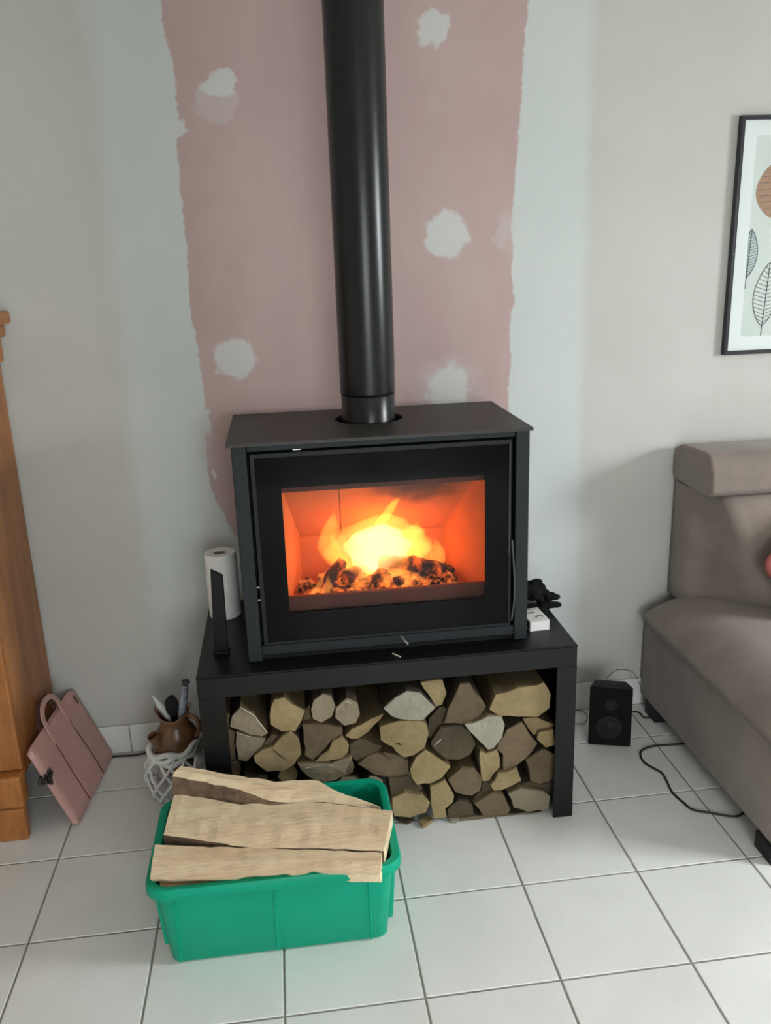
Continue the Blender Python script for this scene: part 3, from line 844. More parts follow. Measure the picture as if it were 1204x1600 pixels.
def stack_log(poly, yf, ln, endm, sidem, label, seed, bark_edges=None, shrink=0.94, tilt=0.0):
    """split log lying front to back: poly is its cut end as (x, z)"""
    rr = random.Random(seed)
    n0 = len(poly)
    # densify the outline a little so the edges are ragged
    pts, bark = [], []
    for i in range(n0):
        a, b_ = poly[i], poly[(i + 1) % n0]
        L = math.hypot(b_[0] - a[0], b_[1] - a[1])
        m = max(1, int(L / 0.022))
        for j in range(m):
            t_ = j / m
            jit = 0.0028
            pts.append((a[0] + (b_[0] - a[0]) * t_ + rr.uniform(-jit, jit), a[1] + (b_[1] - a[1]) * t_ + rr.uniform(-jit, jit)))
            bark.append(1 if (bark_edges and i in bark_edges) else 0)
    n = len(pts)
    cx = sum(q[0] for q in pts) / n; cz = sum(q[1] for q in pts) / n
    rings = []
    v, f, mi = [], [], []
    def ring(y, s, dz=0.0, jit=0.0):
        rings.append(len(v))
        for x, z in pts:
            v.append((cx + (x - cx) * s + rr.uniform(-jit, jit), y + rr.uniform(-jit, jit), max(0.002, cz + (z - cz) * s + dz + rr.uniform(-jit, jit))))
    ring(yf, 1.0, 0, 0.0012)
    ring(yf + 0.005, 1.022)
    ring(yf + ln * 0.35, 1.0, tilt * 0.35, 0.002)
    ring(yf + ln * 0.7, 0.985, tilt * 0.7, 0.002)
    ring(yf + ln, shrink, tilt, 0.002)
    for a, b_ in zip(rings[:-1], rings[1:]):
        for i in range(n):
            j = (i + 1) % n
            f.append((a + i, a + j, b_ + j, b_ + i)); mi.append(0 if a == rings[0] else (2 if bark[i] else 1))
    # uneven sawn face
    k0 = len(v)
    for x, z in pts:
        v.append((cx + (x - cx) * 0.5, yf - rr.uniform(-0.0006, 0.0012), max(0.002, cz + (z - cz) * 0.5)))
    v.append((cx, yf - 0.0004, max(0.002, cz))); kc = len(v) - 1
    for i in range(n):
        j = (i + 1) % n
        f.append((k0 + i, k0 + j, rings[0] + j, rings[0] + i)); mi.append(0)
        f.append((kc, k0 + j, k0 + i)); mi.append(0)
    f.append(tuple(rings[-1] + i for i in range(n))); mi.append(0)
    return mk('firewood_log', (v, f), [M[endm], M[sidem], M['bark']], midx=mi, label=label, cat='log', group='firewood stacked under the bench')

def xz(pts, y): return [(lambda q: (q[0], q[2]))(at(u, v, 1, y)) for u, v in pts]

LOGS = [
 (c7, [(155,285),(240,335),(335,455),(305,478),(215,466),(85,408),(100,340)], -.600, 'end_grey', 'side', 'wedge log with white-edged top split, top left of the stack', (5,6)),
 (c7, [(125,445),(215,478),(325,492),(290,560),(235,610),(200,640),(150,630),(125,540)], -.592, 'end_grey', 'side', 'grey wedge log directly below the white-edged top left wedge', ()),
 (c7, [(490,445),(545,500),(555,600),(520,660),(450,710),(330,710),(250,655),(245,612),(300,570),(370,550),(430,480)], -.612, 'end_tan', 'side', 'big half-round tan log with a radial crack, left of the stack', (0,1,2,3,4,5)),
 (c7, [(375,230),(440,220),(500,260),(585,300),(565,370),(515,440),(430,440),(350,390),(355,330)], -.605, 'end_tan', 'side', 'angular tan log in the top row, second from left', ()),
 (c7, [(640,240),(700,190),(760,210),(785,270),(770,345),(700,385),(640,360),(625,300)], -.612, 'end_grey', 'bark', 'small round frayed log in the top row, left one of the two round ones', (0,1,2,3,4,5,6,7)),
 (c7, [(790,285),(870,225),(940,250),(955,330),(930,390),(850,400),(790,350)], -.612, 'end_grey', 'bark', 'small round log in the top row, right one of the two round ones', (0,1,2,3,4,5,6)),
 (c7, [(570,405),(700,395),(745,405),(840,425),(835,460),(760,505),(640,635),(590,600),(580,500)], -.604, 'end_brown', 'side', 'greyish brown wedge log beneath the two small round logs', ()),
 (c7, [(775,508),(822,482),(880,540),(880,585),(830,622),(760,640),(655,645),(740,570)], -.606, 'end_tan', 'side', 'small pale tan chip-shaped log tucked against a brown wedge', ()),
 (c7, [(545,668),(640,655),(760,660),(890,618),(895,640),(850,730),(790,774),(650,774),(560,710)], -.608, 'end_grey', 'side', 'wide grey lens-shaped log just above the crate, left half', (4,5,6,7)),
 (c7, [(862,470),(900,425),(970,400),(1030,360),(1110,325),(1090,370),(1010,440),(940,488),(890,492)], -.590, 'end_tan', 'side', 'thin slanting tan log between a round log and the big tan one', ()),
 (c7, [(885,530),(960,485),(1105,540),(1100,565),(1000,602),(930,640),(885,600)], -.588, 'end_dark', 'side', 'dark flat log left of the big tan knotted log', ()),
 (c7, [(940,662),(1000,612),(1080,590),(1140,612),(1170,680),(1150,740),(1060,735)], -.592, 'end_brown', 'side', 'brown log right above the back rim of the green crate', ()),
 (c7, [(60,655),(130,645),(150,690),(150,745),(60,740)], -.585, 'end_brown', 'bark', 'small brown log by the left bench leg, above the crate', (0,1)),
 (c7, [(185,720),(260,735),(330,740),(330,800),(190,800)], -.580, 'end_dark', 'bark', 'dark log hidden mostly by crate wood, below the cracked tan log', (0,1)),
 (c7, [(30,300),(80,330),(70,420),(110,450),(110,560),(120,630),(40,630)], -.575, 'end_brown', 'bark', 'narrow brown log squeezed against the left bench leg', (5,6)),
 (c7, [(360,460),(420,470),(360,545),(280,570),(250,600),(330,500)], -.585, 'end_brown', 'side', 'thin brown log behind the cracked tan log', ()),
 (c7, [(585,300),(620,250),(615,320),(630,370),(570,395),(530,440),(575,370)], -.575, 'end_brown', 'bark', 'narrow brown log between the angular tan and a round log', ()),
 (c8, [(0,265),(70,200),(140,165),(230,180),(320,265),(280,310),(240,345),(150,345),(40,320)], -.612, 'end_pale', 'bark', 'pale whitish log with shaggy bark on top, middle of top row', (0,1,2,3)),
 (c8, [(-28,385),(90,348),(220,350),(265,372),(272,440),(250,510),(190,555),(120,580),(75,540),(60,515),(-20,470)], -.610, 'end_tan', 'side', 'large light tan log with a dark knot, middle of the stack', (3,4,5,6)),
 (c8, [(225,105),(365,85),(385,170),(360,240),(325,255),(300,215)], -.585, 'end_tan', 'side', 'tan log end in the top row right of the pale shaggy log', ()),
 (c8, [(400,270),(480,120),(540,110),(570,180),(640,255),(600,318),(500,362),(380,362)], -.600, 'end_brown', 'bark', 'brown triangular log in the top row left of the largest log', (0,1)),
 (c8, [(668,275),(700,185),(840,145),(1000,112),(1045,180),(1030,270),(960,318),(840,318),(720,312)], -.606, 'end_tan', 'side', 'largest log of the stack with a broad tan top, top right', (3,4,5)),
 (c8, [(505,372),(560,368),(650,325),(740,322),(750,380),(740,450),(690,515),(650,530),(600,480)], -.616, 'end_pale', 'side', 'pale white shield-shaped log end, right of centre', (4,5,6)),
 (c8, [(300,480),(350,390),(480,372),(540,420),(575,490),(540,550),(470,585),(390,585),(310,520)], -.602, 'end_dark', 'bark', 'dark brown log with a white chip on its end, right of the knot', (0,1,2)),
 (c8, [(598,540),(640,560),(708,532),(730,580),(720,640),(660,718),(625,728),(600,640)], -.604, 'end_tan', 'side', 'narrow yellowish log right below the pale white shield', ()),
 (c8, [(765,405),(860,355),(955,490),(900,565),(820,628),(745,660),(745,560),(708,520)], -.598, 'end_brown', 'bark', 'brown triangular log right of the pale white shield', (0,)),
 (c8, [(970,422),(1060,402),(1075,490),(1010,515),(960,465)], -.602, 'end_tan', 'side', 'small pale tan log end touching the right bench leg', ()),
 (c8, [(670,752),(720,682),(830,648),(860,725),(740,773),(695,784)], -.612, 'end_tan', 'side', 'bright yellowish square-ended log, lower right of the stack', ()),
 (c8, [(250,528),(330,572),(412,640),(360,700),(290,738),(200,748),(158,660),(200,580)], -.602, 'end_tan', 'side', 'olive tan five-sided log under the knotted log', ()),
 (c8, [(400,722),(480,652),(560,642),(612,700),(600,780),(540,818),(450,788)], -.598, 'end_brown', 'side', 'brown log under the dark log with the white chip', ()),
 (c8, [(50,832),(130,802),(240,812),(280,870),(260,920),(160,948),(60,942)], -.610, 'end_tan', 'side', 'yellowish bottom log right beside the green crate', (4,5)),
 (c8, [(292,762),(380,722),(440,810),(430,858),(380,898),(388,948),(320,958),(292,870)], -.600, 'end_tan', 'side', 'upright tan bottom log, second right from the green crate', ()),
 (c8, [(780,805),(850,778),(1000,792),(1040,822),(1030,900),(900,918),(810,890)], -.606, 'end_grey', 'side', 'greyish bottom log next to the right bench leg', (3,4,5)),
 (c8, [(890,592),(1000,525),(1062,560),(1062,720),(980,738),(920,718)], -.595, 'end_brown', 'bark', 'brown log at mid height against the right bench leg', ()),
 (c8, [(565,865),(680,800),(755,815),(790,900),(770,940),(620,945)], -.598, 'end_brown', 'side', 'brown bottom log left of the greyish bottom one', ()),
 (c8, [(395,905),(460,845),(520,850),(555,875),(560,945),(480,965),(400,955)], -.592, 'end_dark', 'bark', 'dark small bottom log between the upright tan and brown ones', (0,1)),
 (c8, [(870,335),(960,325),(1060,370),(1055,395),(965,412),(935,440)], -.585, 'end_tan', 'side', 'thin tan log below the largest log, at the right', ()),
 (c8, [(30,705),(150,692),(195,755),(235,780),(130,795),(40,815)], -.590, 'end_dark', 'side', 'dark log lying on the yellowish bottom log by the crate', ()),
 (c8, [(865,740),(915,725),(980,745),(1060,725),(1062,815),(1000,785),(870,770)], -.585, 'end_dark', 'bark', 'dark flat log between the greyish bottom log and the one above', ()),
 (c8, [(0,545),(60,560),(150,600),(150,660),(190,745),(155,690),(30,695),(0,690)], -.582, 'end_brown', 'side', 'brown log left of the olive tan five-sided log', ()),
 (c8, [(612,735),(660,725),(690,700),(665,755),(690,790),(620,830),(545,850),(610,785)], -.580, 'end_dark', 'side', 'thin dark log left of the bright yellowish square end', ()),
 (c8, [(282,330),(345,255),(395,270),(370,365),(300,470),(275,440)], -.580, 'end_dark', 'bark', 'thin dark log between pale shaggy and brown triangular logs', ()),
]
logobj = {}
for i, (cf, poly, yf, em, sm, lab, be) in enumerate(LOGS):
    P = xz([cf(*q) for q in poly], yf)
    P = [(min(max(x, BX0 + 0.008), BX1 - 0.008), min(max(z, 0.004), 0.565)) for x, z in P]
    logobj[i] = stack_log(P, yf, 0.44 + 0.03 * ((i * 7) % 5) / 4, em, sm, lab, 100 + i, be)
# splits, torn fibres and chips on single cut ends
M['crack'] = mat('crack_dark', srgb(40, 32, 22), 0.95, var=0.1)
M['fibre'] = mat('torn_pale_fibre', srgb(206, 198, 178), 0.9, var=0.12, vscale=60)
def mark(i, cf, pts, r, m, nm, yo=-0.0015):
    y = LOGS[i][2] + yo
    P = [Vector(at(*cf(*q), 1, y)) for q in pts]
    r = [q * (0.6 if m == 'fibre' else 1) for q in (r if isinstance(r, list) else [r * (0.6 + 0.5 * math.sin(1.7 * j + i) ** 2) for j in range(len(P))])]
    mk(nm, tube(P, r, 6), M[m], logobj[i])
mark(2, c7, [(365, 558), (420, 605), (465, 640)], [0.0006, 0.0016, 0.0005], 'crack', 'crack')
mark(0, c7, [(157, 283), (200, 308), (245, 338), (290, 395), (333, 452)], 0.0022, 'fibre', 'torn_fibre')
mark(1, c7, [(125, 446), (165, 462), (215, 478)], 0.0020, 'fibre', 'torn_fibre')
mark(23, c8, [(312, 505), (335, 480), (355, 462)], [0.001, 0.003, 0.0025], 'fibre', 'pale_chip')
mark(18, c8, [(70, 478), (92, 486), (108, 495)], [0.004, 0.006, 0.004], 'crack', 'knot', 0.003)
mark(5, c7, [(800, 300), (860, 240), (900, 255)], 0.0015, 'fibre', 'torn_fibre')
mark(8, c7, [(590, 690), (700, 668), (780, 672)], 0.0012, 'fibre', 'torn_fibre')
# logs of the lowest rows, standing behind the crate
HID = [(0.60, 0.055, 0.056), (0.715, 0.052, 0.054), (0.83, 0.054, 0.056), (0.655, 0.147, 0.05), (0.765, 0.146, 0.05), (0.875, 0.15, 0.048), (0.556, 0.145, 0.04), (0.932, 0.052, 0.046), (0.950, 0.150, 0.036), (0.700, 0.222, 0.032), (0.870, 0.226, 0.032)]
HL = ['bottom log nearest the left bench leg, behind the crate', 'second bottom log from the left leg, behind the crate', 'third bottom log from the left leg, behind the crate',
      'upper hidden log over the first gap behind the crate', 'upper hidden log over the second gap behind the crate', 'upper hidden log over the third gap behind the crate', 'small upper hidden log by the left leg behind the crate', 'fourth bottom log from the left leg, at the crate corner', 'small log above the fourth bottom one, behind the crate corner',
      'thin log under the lens-shaped grey one, behind the crate wood', 'thin log under the brown one at the crate rim']
for i, (x, z, r) in enumerate(HID):
    rr = random.Random(900 + i)
    P = [(x + r * rr.uniform(.85, 1.0) * math.cos(a), max(0.004, z + r * rr.uniform(.85, 1.0) * math.sin(a))) for a in [k * math.pi / 5 + i for k in range(10)]]
    stack_log(P, -0.59, 0.44, ['end_tan', 'end_brown', 'end_grey'][i % 3], 'bark', HL[i], 950 + i, (0, 1, 2, 3, 4))
# bottom slab lying flat and bits of bark in front of the stack
def flat_piece(pts, z0, z1, m, label, y_is_px=True, name='bark_piece', grp='bark bits on the floor', cat='bark'):
    P = [at(u, v, 2, 0.0) for u, v in pts]
    return mk(name, bevel(prism_z([(q[0], q[1]) for q in P], z0, z1), 0.002, 1), m, label=label, cat=cat, group=grp)
P = xz([c8(*q) for q in [(455,985),(480,965),(570,945),(700,945),(830,930),(985,915),(940,950),(860,980),(720,998),(600,995)]], -.60)
stack_log([(x, max(0.003, z)) for x, z in P], -.60, 0.42, 'end_brown', 'bark', 'flat reddish brown slab lying lowest at the right', 77, (5, 6, 7, 8))
flat_piece([c8(*q) for q in [(60,960),(110,955),(200,975),(150,1000),(90,985)]], 0.001, 0.008, M['bark'], 'dark bark scrap under the yellowish bottom log')
flat_piece([c8(*q) for q in [(215,990),(260,960),(300,965),(300,990),(262,1020),(240,1025)]], 0.001, 0.012, M['end_tan'], 'pale splinter on the floor below the yellowish log')
flat_piece([c8(*q) for q in [(400,975),(440,955),(470,970),(460,990),(420,990)]], 0.001, 0.010, M['end_pale'], 'whitish chip on the floor below the dark bottom log')

# ------------------------------------------------------------------ green crate
KX0, KX1, KY0, KY1, KZ = 0.345, 0.978, -1.078, -0.690, 0.253
crate = empty('storage_crate', ((KX0 + KX1) / 2, (KY0 + KY1) / 2, 0), 'green plastic crate filled with split firewood on the tiles', 'crate')
def rrect(x0, x1, y0, y1, r, n=6):
    out = []
    for cx, cy, a0 in ((x1 - r, y1 - r, 0), (x0 + r, y1 - r, 90), (x0 + r, y0 + r, 180), (x1 - r, y0 + r, 270)):
        for k in range(n + 1):
            a = math.radians(a0 + 90 * k / n)
            out.append((cx + r * math.cos(a), cy + r * math.sin(a)))
    return out
def loft(rings, cap0=True, cap1=True):
    n = len(rings[0]); v = [q for R in rings for q in R]; f = []
    for i in range(len(rings) - 1):
        for k in range(n):
            j = (k + 1) % n
            f.append((i * n + k, i * n + j, (i + 1) * n + j, (i + 1) * n + k))
    if cap0: f.append(tuple(range(n)))
    if cap1: f.append(tuple((len(rings) - 1) * n + k for k in range(n)))
    return v, f
def rr3(ins, z, r): return [(x, y, z) for x, y in rrect(KX0 + ins, KX1 - ins, KY0 + ins, KY1 - ins, r)]
wall_r = [rr3(0.048, 0.0, 0.02), rr3(0.040, 0.008, 0.028), rr3(0.022, 0.215, 0.036), rr3(0.020, 0.236, 0.038)]
inner = [rr3(0.024, 0.236, 0.035), rr3(0.026, 0.215, 0.033), rr3(0.044, 0.012, 0.024)]
mk('crate_body', loft(wall_r + inner), M['green'], crate, smooth=True)
mk('rim', loft([rr3(0.014, 0.222, 0.044), rr3(0.001, 0.224, 0.055), rr3(-0.001, 0.228, 0.057), rr3(0.0, 0.245, 0.056), rr3(0.004, 0.252, 0.052), rr3(0.012, KZ, 0.046), rr3(0.022, 0.250, 0.038), rr3(0.024, 0.236, 0.036)], False, False), M['green'], crate, smooth=True)
# moulded ribs on the front and back
def rib(px_t, px_b, yside):
    xt = at(*px_t, 1, KY0 + 0.02)[0]; xb = at(*px_b, 1, KY0 + 0.045)[0]
    s = -1 if yside == 0 else 1
    yt = (KY0 + 0.021) if yside == 0 else (KY1 - 0.021)
    yb = (KY0 + 0.041) if yside == 0 else (KY1 - 0.041)
    w_ = 0.0035
    v = []
    for (x, y, z) in ((xb, yb, 0.006), (xt, yt, 0.228)):
        v += [(x - w_, y - s * 0.002, z), (x - w_ * 0.4, y + s * 0.004, z), (x + w_ * 0.4, y + s * 0.004, z), (x + w_, y - s * 0.002, z)]
    return v, [(0, 1, 5, 4), (1, 2, 6, 5), (2, 3, 7, 6), (3, 0, 4, 7), (0, 3, 2, 1), (4, 5, 6, 7)]
for a, b_ in (((274, 1425), (285, 1514)), ((428, 1400), (436, 1497)), ((576, 1388), (581, 1482))):
    mk('rib', rib(a, b_, 0), M['green'], crate)
    mk('rib', rib(a, b_, 1), M['green'], crate)
# outer side pockets that stop short of the floor
for s in (0, 1):
    if s == 0: xs = [(KX0 + 0.010, 0.232), (KX0 + 0.023, 0.035), (KX0 + 0.042, 0.035), (KX0 + 0.026, 0.232)]
    else: xs = [(KX1 - 0.010, 0.232), (KX1 - 0.023, 0.035), (KX1 - 0.042, 0.035), (KX1 - 0.026, 0.232)]
    v, f = prism_y(xs, KY0 + 0.072, KY1 - 0.072)
    mk('side_pocket', bevel((v, f), 0.004, 2), M['green'], crate, smooth=True)

# ------------------------------------------------------------------ split logs in the crate
def c6(u, v): return (200 + u / 2.617, 1160 + v / 2.617)
def crate_log(back, front, zt, zd, th, m_top, m_side, label, seed, zl=0.0, zr=0.0, bark=None, under=0.012):
    """split log lying left to right: back / front are its upper edges (photo pixels) on a plane about zt high"""
    rr = random.Random(seed)
    n = 25
    def resample(E, dz):
        Q = []
        for i, q in enumerate(E):
            tt = (q[0] - E[0][0]) / (E[-1][0] - E[0][0])
            Q.append(Vector(at(*c6(*q), 2, zt + dz + zl * (1 - tt) + zr * tt)))
        L = [0]
        for a, b_ in zip(Q[:-1], Q[1:]): L.append(L[-1] + (b_ - a).length)
        out = []
        for k in range(n):
            s = L[-1] * k / (n - 1)
            i = max(j for j in range(len(L)) if L[j] <= s + 1e-9); i = min(i, len(Q) - 2)
            t_ = (s - L[i]) / (L[i + 1] - L[i])
            out.append(Q[i] + (Q[i + 1] - Q[i]) * t_ + Vector((0, rr.uniform(-0.0025, 0.0025), rr.uniform(-0.001, 0.001))))
        return out
    B, F_ = resample(back, 0.0), resample(front, zd)
    v, f, mi = [], [], []
    for k in range(n):
        t_ = k / (n - 1)
        dz = Vector((0, 0, 0))
        b_, fr_ = B[k] + dz, F_[k] + dz
        mid = (b_ + fr_) / 2 + Vector((0, 0, 0.004 + rr.uniform(-0.0015, 0.0015)))
        q1 = b_ * .7 + fr_ * .3 + Vector((0, 0, 0.002 + rr.uniform(-0.001, 0.001)))
        q3 = b_ * .3 + fr_ * .7 + Vector((0, 0, 0.003 + rr.uniform(-0.001, 0.001)))
        lo_f = fr_ + Vector((0, under, -th * rr.uniform(.55, .65)))
        lo_m = (b_ + fr_) / 2 + Vector((0, 0, -th))
        lo_b = b_ + Vector((0, -0.006, -th * rr.uniform(.55, .65)))
        v += [b_, q1, mid, q3, fr_, lo_f, lo_m, lo_b]
    for k in range(n - 1):
        for a in range(8):
            b2 = (a + 1) % 8
            f.append((k * 8 + a, k * 8 + b2, k * 8 + 8 + b2, k * 8 + 8 + a))
            mi.append(0 if a < 4 else 1)
    f.append(tuple(range(8))); mi.append(2)
    f.append(tuple((n - 1) * 8 + a for a in range(8))); mi.append(2)
    return mk('split_log', (v, f), [M[m_top], M[m_side], M['side_x']], midx=mi, label=label, cat='log', group='split logs in the green crate')
crate_log([(215,95),(400,128),(600,160),(770,152),(870,208),(1030,262)], [(180,140),(300,160),(460,195),(590,243),(800,246),(1026,272)], 0.272, -0.006, 0.075, 'side_x', 'bark_x', 'rearmost split log in the crate with a dark bark face', 21, zl=0.062, zr=0.0, under=-0.035)
crate_log([(190,208),(300,225),(450,256),(520,250),(700,240),(880,255),(1080,280)], [(145,378),(300,400),(480,430),(640,432),(800,435),(920,440),(1045,447)], 0.290, -0.008, 0.062, 'side_x', 'bark_x', 'widest split log on top of the crate, clean pale face', 22, under=-0.004)
crate_log([(110,420),(250,423),(400,428),(600,436),(800,440),(1036,450)], [(90,558),(200,560),(300,560),(450,550),(600,540),(760,528),(1032,535)], 0.282, -0.004, 0.058, 'side_x', 'side_x', 'narrow pale split log nearest the front rim of the crate', 23, under=0.035)
crate_log([(130,566),(300,566),(500,556),(720,534)], [(130,616),(300,606),(500,585),(730,552)], 0.236, -0.006, 0.06, 'side_x', 'bark_x', 'lower split log glimpsed between front log and crate rim', 24)
# lower layer that carries the visible ones
for i, (ya, yb, za, zb, lab) in enumerate(((-1.01, -0.90, 0.016, 0.165, 'front log of the lower layer inside the green crate'), (-0.895, -0.785, 0.016, 0.185, 'rear log of the lower layer inside the green crate'))):
    mk('split_log', bevel(prism_x([(ya, za), (yb, za), (yb - 0.004, zb - 0.03), ((ya + yb) / 2, zb), (ya + 0.006, zb - 0.04)], 0.41, 0.915), 0.006, 1), M['side_x'], label=lab, cat='log', group='split logs in the green crate')

# ------------------------------------------------------------------ things standing on the bench
rx, ry = 0.524, -0.186
roll = empty('kitchen_roll', (rx, ry, BZ), 'white kitchen paper roll standing on the bench left of the stove', 'paper roll')
mk('paper', lathe([(0.021, BZ), (0.049, BZ), (0.0505, BZ + 0.004), (0.0505, BZ + 0.213), (0.049, BZ + 0.217), (0.036, BZ + 0.2155), (0.021, BZ + 0.216), (0.021, BZ)], rx, ry, 48, False), M['paper'], roll, smooth=True)
mk('core', lathe([(0.0208, BZ), (0.0208, BZ + 0.214), (0.0190, BZ + 0.214), (0.0190, BZ), (0.0208, BZ)], rx, ry, 32, False), M['card'], roll, smooth=True)
mk('loose_sheet', prism_z([(rx + 0.0509 * math.cos(a), ry + 0.0509 * math.sin(a)) for a in np.linspace(-1.2, 0.3, 14)] + [(rx + 0.0516 * math.cos(a), ry + 0.0516 * math.sin(a)) for a in np.linspace(0.3, -1.2, 14)], BZ + 0.002, BZ + 0.214), M['paper'], roll)

bar = bevel(prism_y([(0.508, BZ), (0.549, BZ), (0.553, BZ + 0.245), (0.519, BZ + 0.266), (0.512, BZ + 0.11)], -0.487, -0.475), 0.0025, 2)
bo = mk('stove_tool', bar, M['plastic_black'], label='flat black bar with slanted top standing before the paper roll', cat='tool')
mk('foot', bevel(box(0.504, 0.553, -0.498, -0.462, BZ, BZ + 0.010), 0.003, 1), M['plastic_black'], bo)

# matchbox
mb = empty('matchbox', (1.49, -0.46, BZ), 'small white matchbox lying on the bench right of the stove', 'matchbox')
def rotz(geo, c, a):
    ca, sa = math.cos(a), math.sin(a)
    return [(c[0] + (x - c[0]) * ca - (y - c[1]) * sa, c[1] + (x - c[0]) * sa + (y - c[1]) * ca, z) for x, y, z in geo[0]], geo[1]
mc = (1.488, -0.462); ma = math.radians(4)
def mbox(*a): return rotz(box(*a), mc, ma)
mk('sleeve', join(mbox(1.457, 1.519, -0.512, -0.412, BZ, BZ + 0.0012), mbox(1.457, 1.519, -0.512, -0.412, BZ + 0.0308, BZ + 0.032),
                  mbox(1.457, 1.4582, -0.512, -0.412, BZ + 0.0012, BZ + 0.0308), mbox(1.5178, 1.519, -0.512, -0.412, BZ + 0.0012, BZ + 0.0308)), M['match_white'], mb)
mk('tray', mbox(1.4590, 1.5170, -0.5125, -0.4115, BZ + 0.0016, BZ + 0.0300), M['match_white'], mb)
mk('striking_strip', mbox(1.4562, 1.457, -0.505, -0.418, BZ + 0.005, BZ + 0.027), M['striker'], mb)
mk('printed_band', join(mbox(1.461, 1.510, -0.424, -0.418, BZ + 0.032, BZ + 0.0323), mbox(1.470, 1.495, -0.452, -0.440, BZ + 0.032, BZ + 0.0323)), M['match_grey'], mb)
arc = [(1.499 + 0.017 * math.cos(a), -0.492 + 0.024 * math.sin(a)) for a in np.linspace(0.4, 2.9, 12)]
arc2 = [(1.499 + 0.010 * math.cos(a), -0.492 + 0.015 * math.sin(a)) for a in np.linspace(2.9, 0.4, 12)]
mk('printed_swirl', rotz(prism_z(arc + arc2, BZ + 0.032, BZ + 0.0323), mc, ma), M['match_grey'], mb)
# spent match in front of the stove
mt0 = Vector(at(613, 1021, 2, BZ + 0.002)); mt1 = Vector(at(625, 1026, 2, BZ + 0.002))
mk('matchstick', tube([mt0, mt1], 0.002, 6), M['matchstick'], label='single pale matchstick on the bench edge below the stove door', cat='match')

# gloves
def glove(name, palm, fingers, label, cuff):
    gs = [lump(palm[0], 1.0, 2, 3, 0.06, palm[1], palm[2])]
    for path, r0, r1 in fingers:
        P = catmull(path, 5); n = len(P)
        gs.append(tube(P, [max(0.002, (r0 + (r1 - r0) * i / (n - 1)) * (1 if i < n - 2 else (0.85 if i == n - 2 else 0.4))) for i in range(n)], 10))
    P = catmull(cuff[0], 5)
    gs.append(tube(P, [cuff[1]] * (len(P) - 1) + [cuff[1] * 0.92], 14))
    o = mk(name, join(*gs), M['glove'], smooth='all', label=label, cat='glove', group='black gloves on the bench')
    md = o.modifiers.new('remesh', 'REMESH'); md.mode = 'VOXEL'; md.voxel_size = 0.0035; md.use_smooth_shade = True
    return o
gy = -0.37
def G(u, v, y=gy): return at(u, v, 1, y)
# lower glove, fingers past the bench edge
glove('glove', (Vector(G(838, 956)), (0.042, 0.034, 0.020), 0.0),
      [([G(845, 948), G(862, 945), G(877, 945)], 0.0125, 0.010),
       ([G(845, 958, -.40), G(855, 962, -.405), G(859, 968, -.41)], 0.0125, 0.010),
       ([G(842, 942, -.33), G(860, 934, -.33), G(875, 932, -.33)], 0.0125, 0.010),
       ([G(838, 940, -.30), G(854, 930, -.30), G(868, 929, -.30)], 0.011, 0.009),
       ([G(830, 962, -.385), G(838, 966, -.39), G(845, 968, -.395)], 0.012, 0.010)],
      'lower black glove with two fingers stretched past the bench edge', ([G(838, 955), G(820, 953), G(806, 951)], 0.024))
glove('glove', (Vector(G(830, 924)), (0.036, 0.036, 0.030), 0.0),
      [([G(838, 915), G(846, 916), G(848, 924)], 0.012, 0.011),
       ([G(838, 925, -.36), G(852, 925, -.36), G(855, 934, -.36)], 0.012, 0.011),
       ([G(835, 926, -.34), G(852, 926, -.34), G(856, 938, -.34)], 0.011, 0.010),
       ([G(832, 930, -.40), G(843, 934, -.405), G(848, 940, -.405)], 0.012, 0.010),
       ([G(830, 912, -.38), G(840, 909, -.38), G(846, 912, -.38)], 0.012, 0.010)],
      'upper black glove crumpled on top of the other glove', ([G(832, 922), G(815, 920), G(800, 918)], 0.030))

# ------------------------------------------------------------------ wooden cabinet at the left
cab = empty('wooden_cabinet', (-0.6, -0.22, 0), 'tall honey-brown wooden cabinet at the left edge against the wall', 'cabinet')
CX0, CX1, CYF, CYB = -1.15, -0.110, -0.405, -0.02
mk('side_panel', box(CX1 - 0.022, CX1, CYF, CYB, 0.20, 1.50), M['cab'], cab)
mk('side_panel', box(CX0, CX0 + 0.022, CYF, CYB, 0.20, 1.50), M['cab'], cab)
mk('back_panel', box(CX0 + 0.022, CX1 - 0.022, CYB - 0.008, CYB, 0.20, 1.50), M['cab'], cab)
mk('bottom_board', box(CX0 + 0.022, CX1 - 0.022, CYF + 0.01, CYB - 0.008, 0.20, 0.225), M['cab'], cab)
mk('corner_post', bevel(box(CX1 - 0.075, CX1 + 0.001, CYF - 0.022, CYF, 0.225, 1.50), 0.006, 2), M['cab'], cab)
mk('corner_post', bevel(box(CX0 - 0.001, CX0 + 0.075, CYF - 0.022, CYF, 0.225, 1.50), 0.006, 2), M['cab'], cab)
for i, (xa, xb) in enumerate(((CX0 + 0.078, (CX0 + CX1) / 2 - 0.002), ((CX0 + CX1) / 2 + 0.002, CX1 - 0.078))):
    dr = mk('door', bevel(box(xa, xb, CYF - 0.018, CYF, 0.23, 1.40), 0.004, 1), M['cab'], cab)
    mk('raised_panel', bevel(box(xa + 0.07, xb - 0.07, CYF - 0.026, CYF - 0.018, 0.31, 1.32), 0.007, 2), M['cab'], dr)
    kx = xb - 0.03 if i == 0 else xa + 0.03
    mk('knob', tube([(kx, CYF - 0.018, 0.85), (kx, CYF - 0.034, 0.85), (kx, CYF - 0.045, 0.85)], [0.006, 0.012, 0.009], 12), M['silver'], dr)
mk('frieze', box(CX0, CX1 + 0.012, CYF - 0.03, CYB + 0.001, 1.425, 1.50), M['cab'], cab)
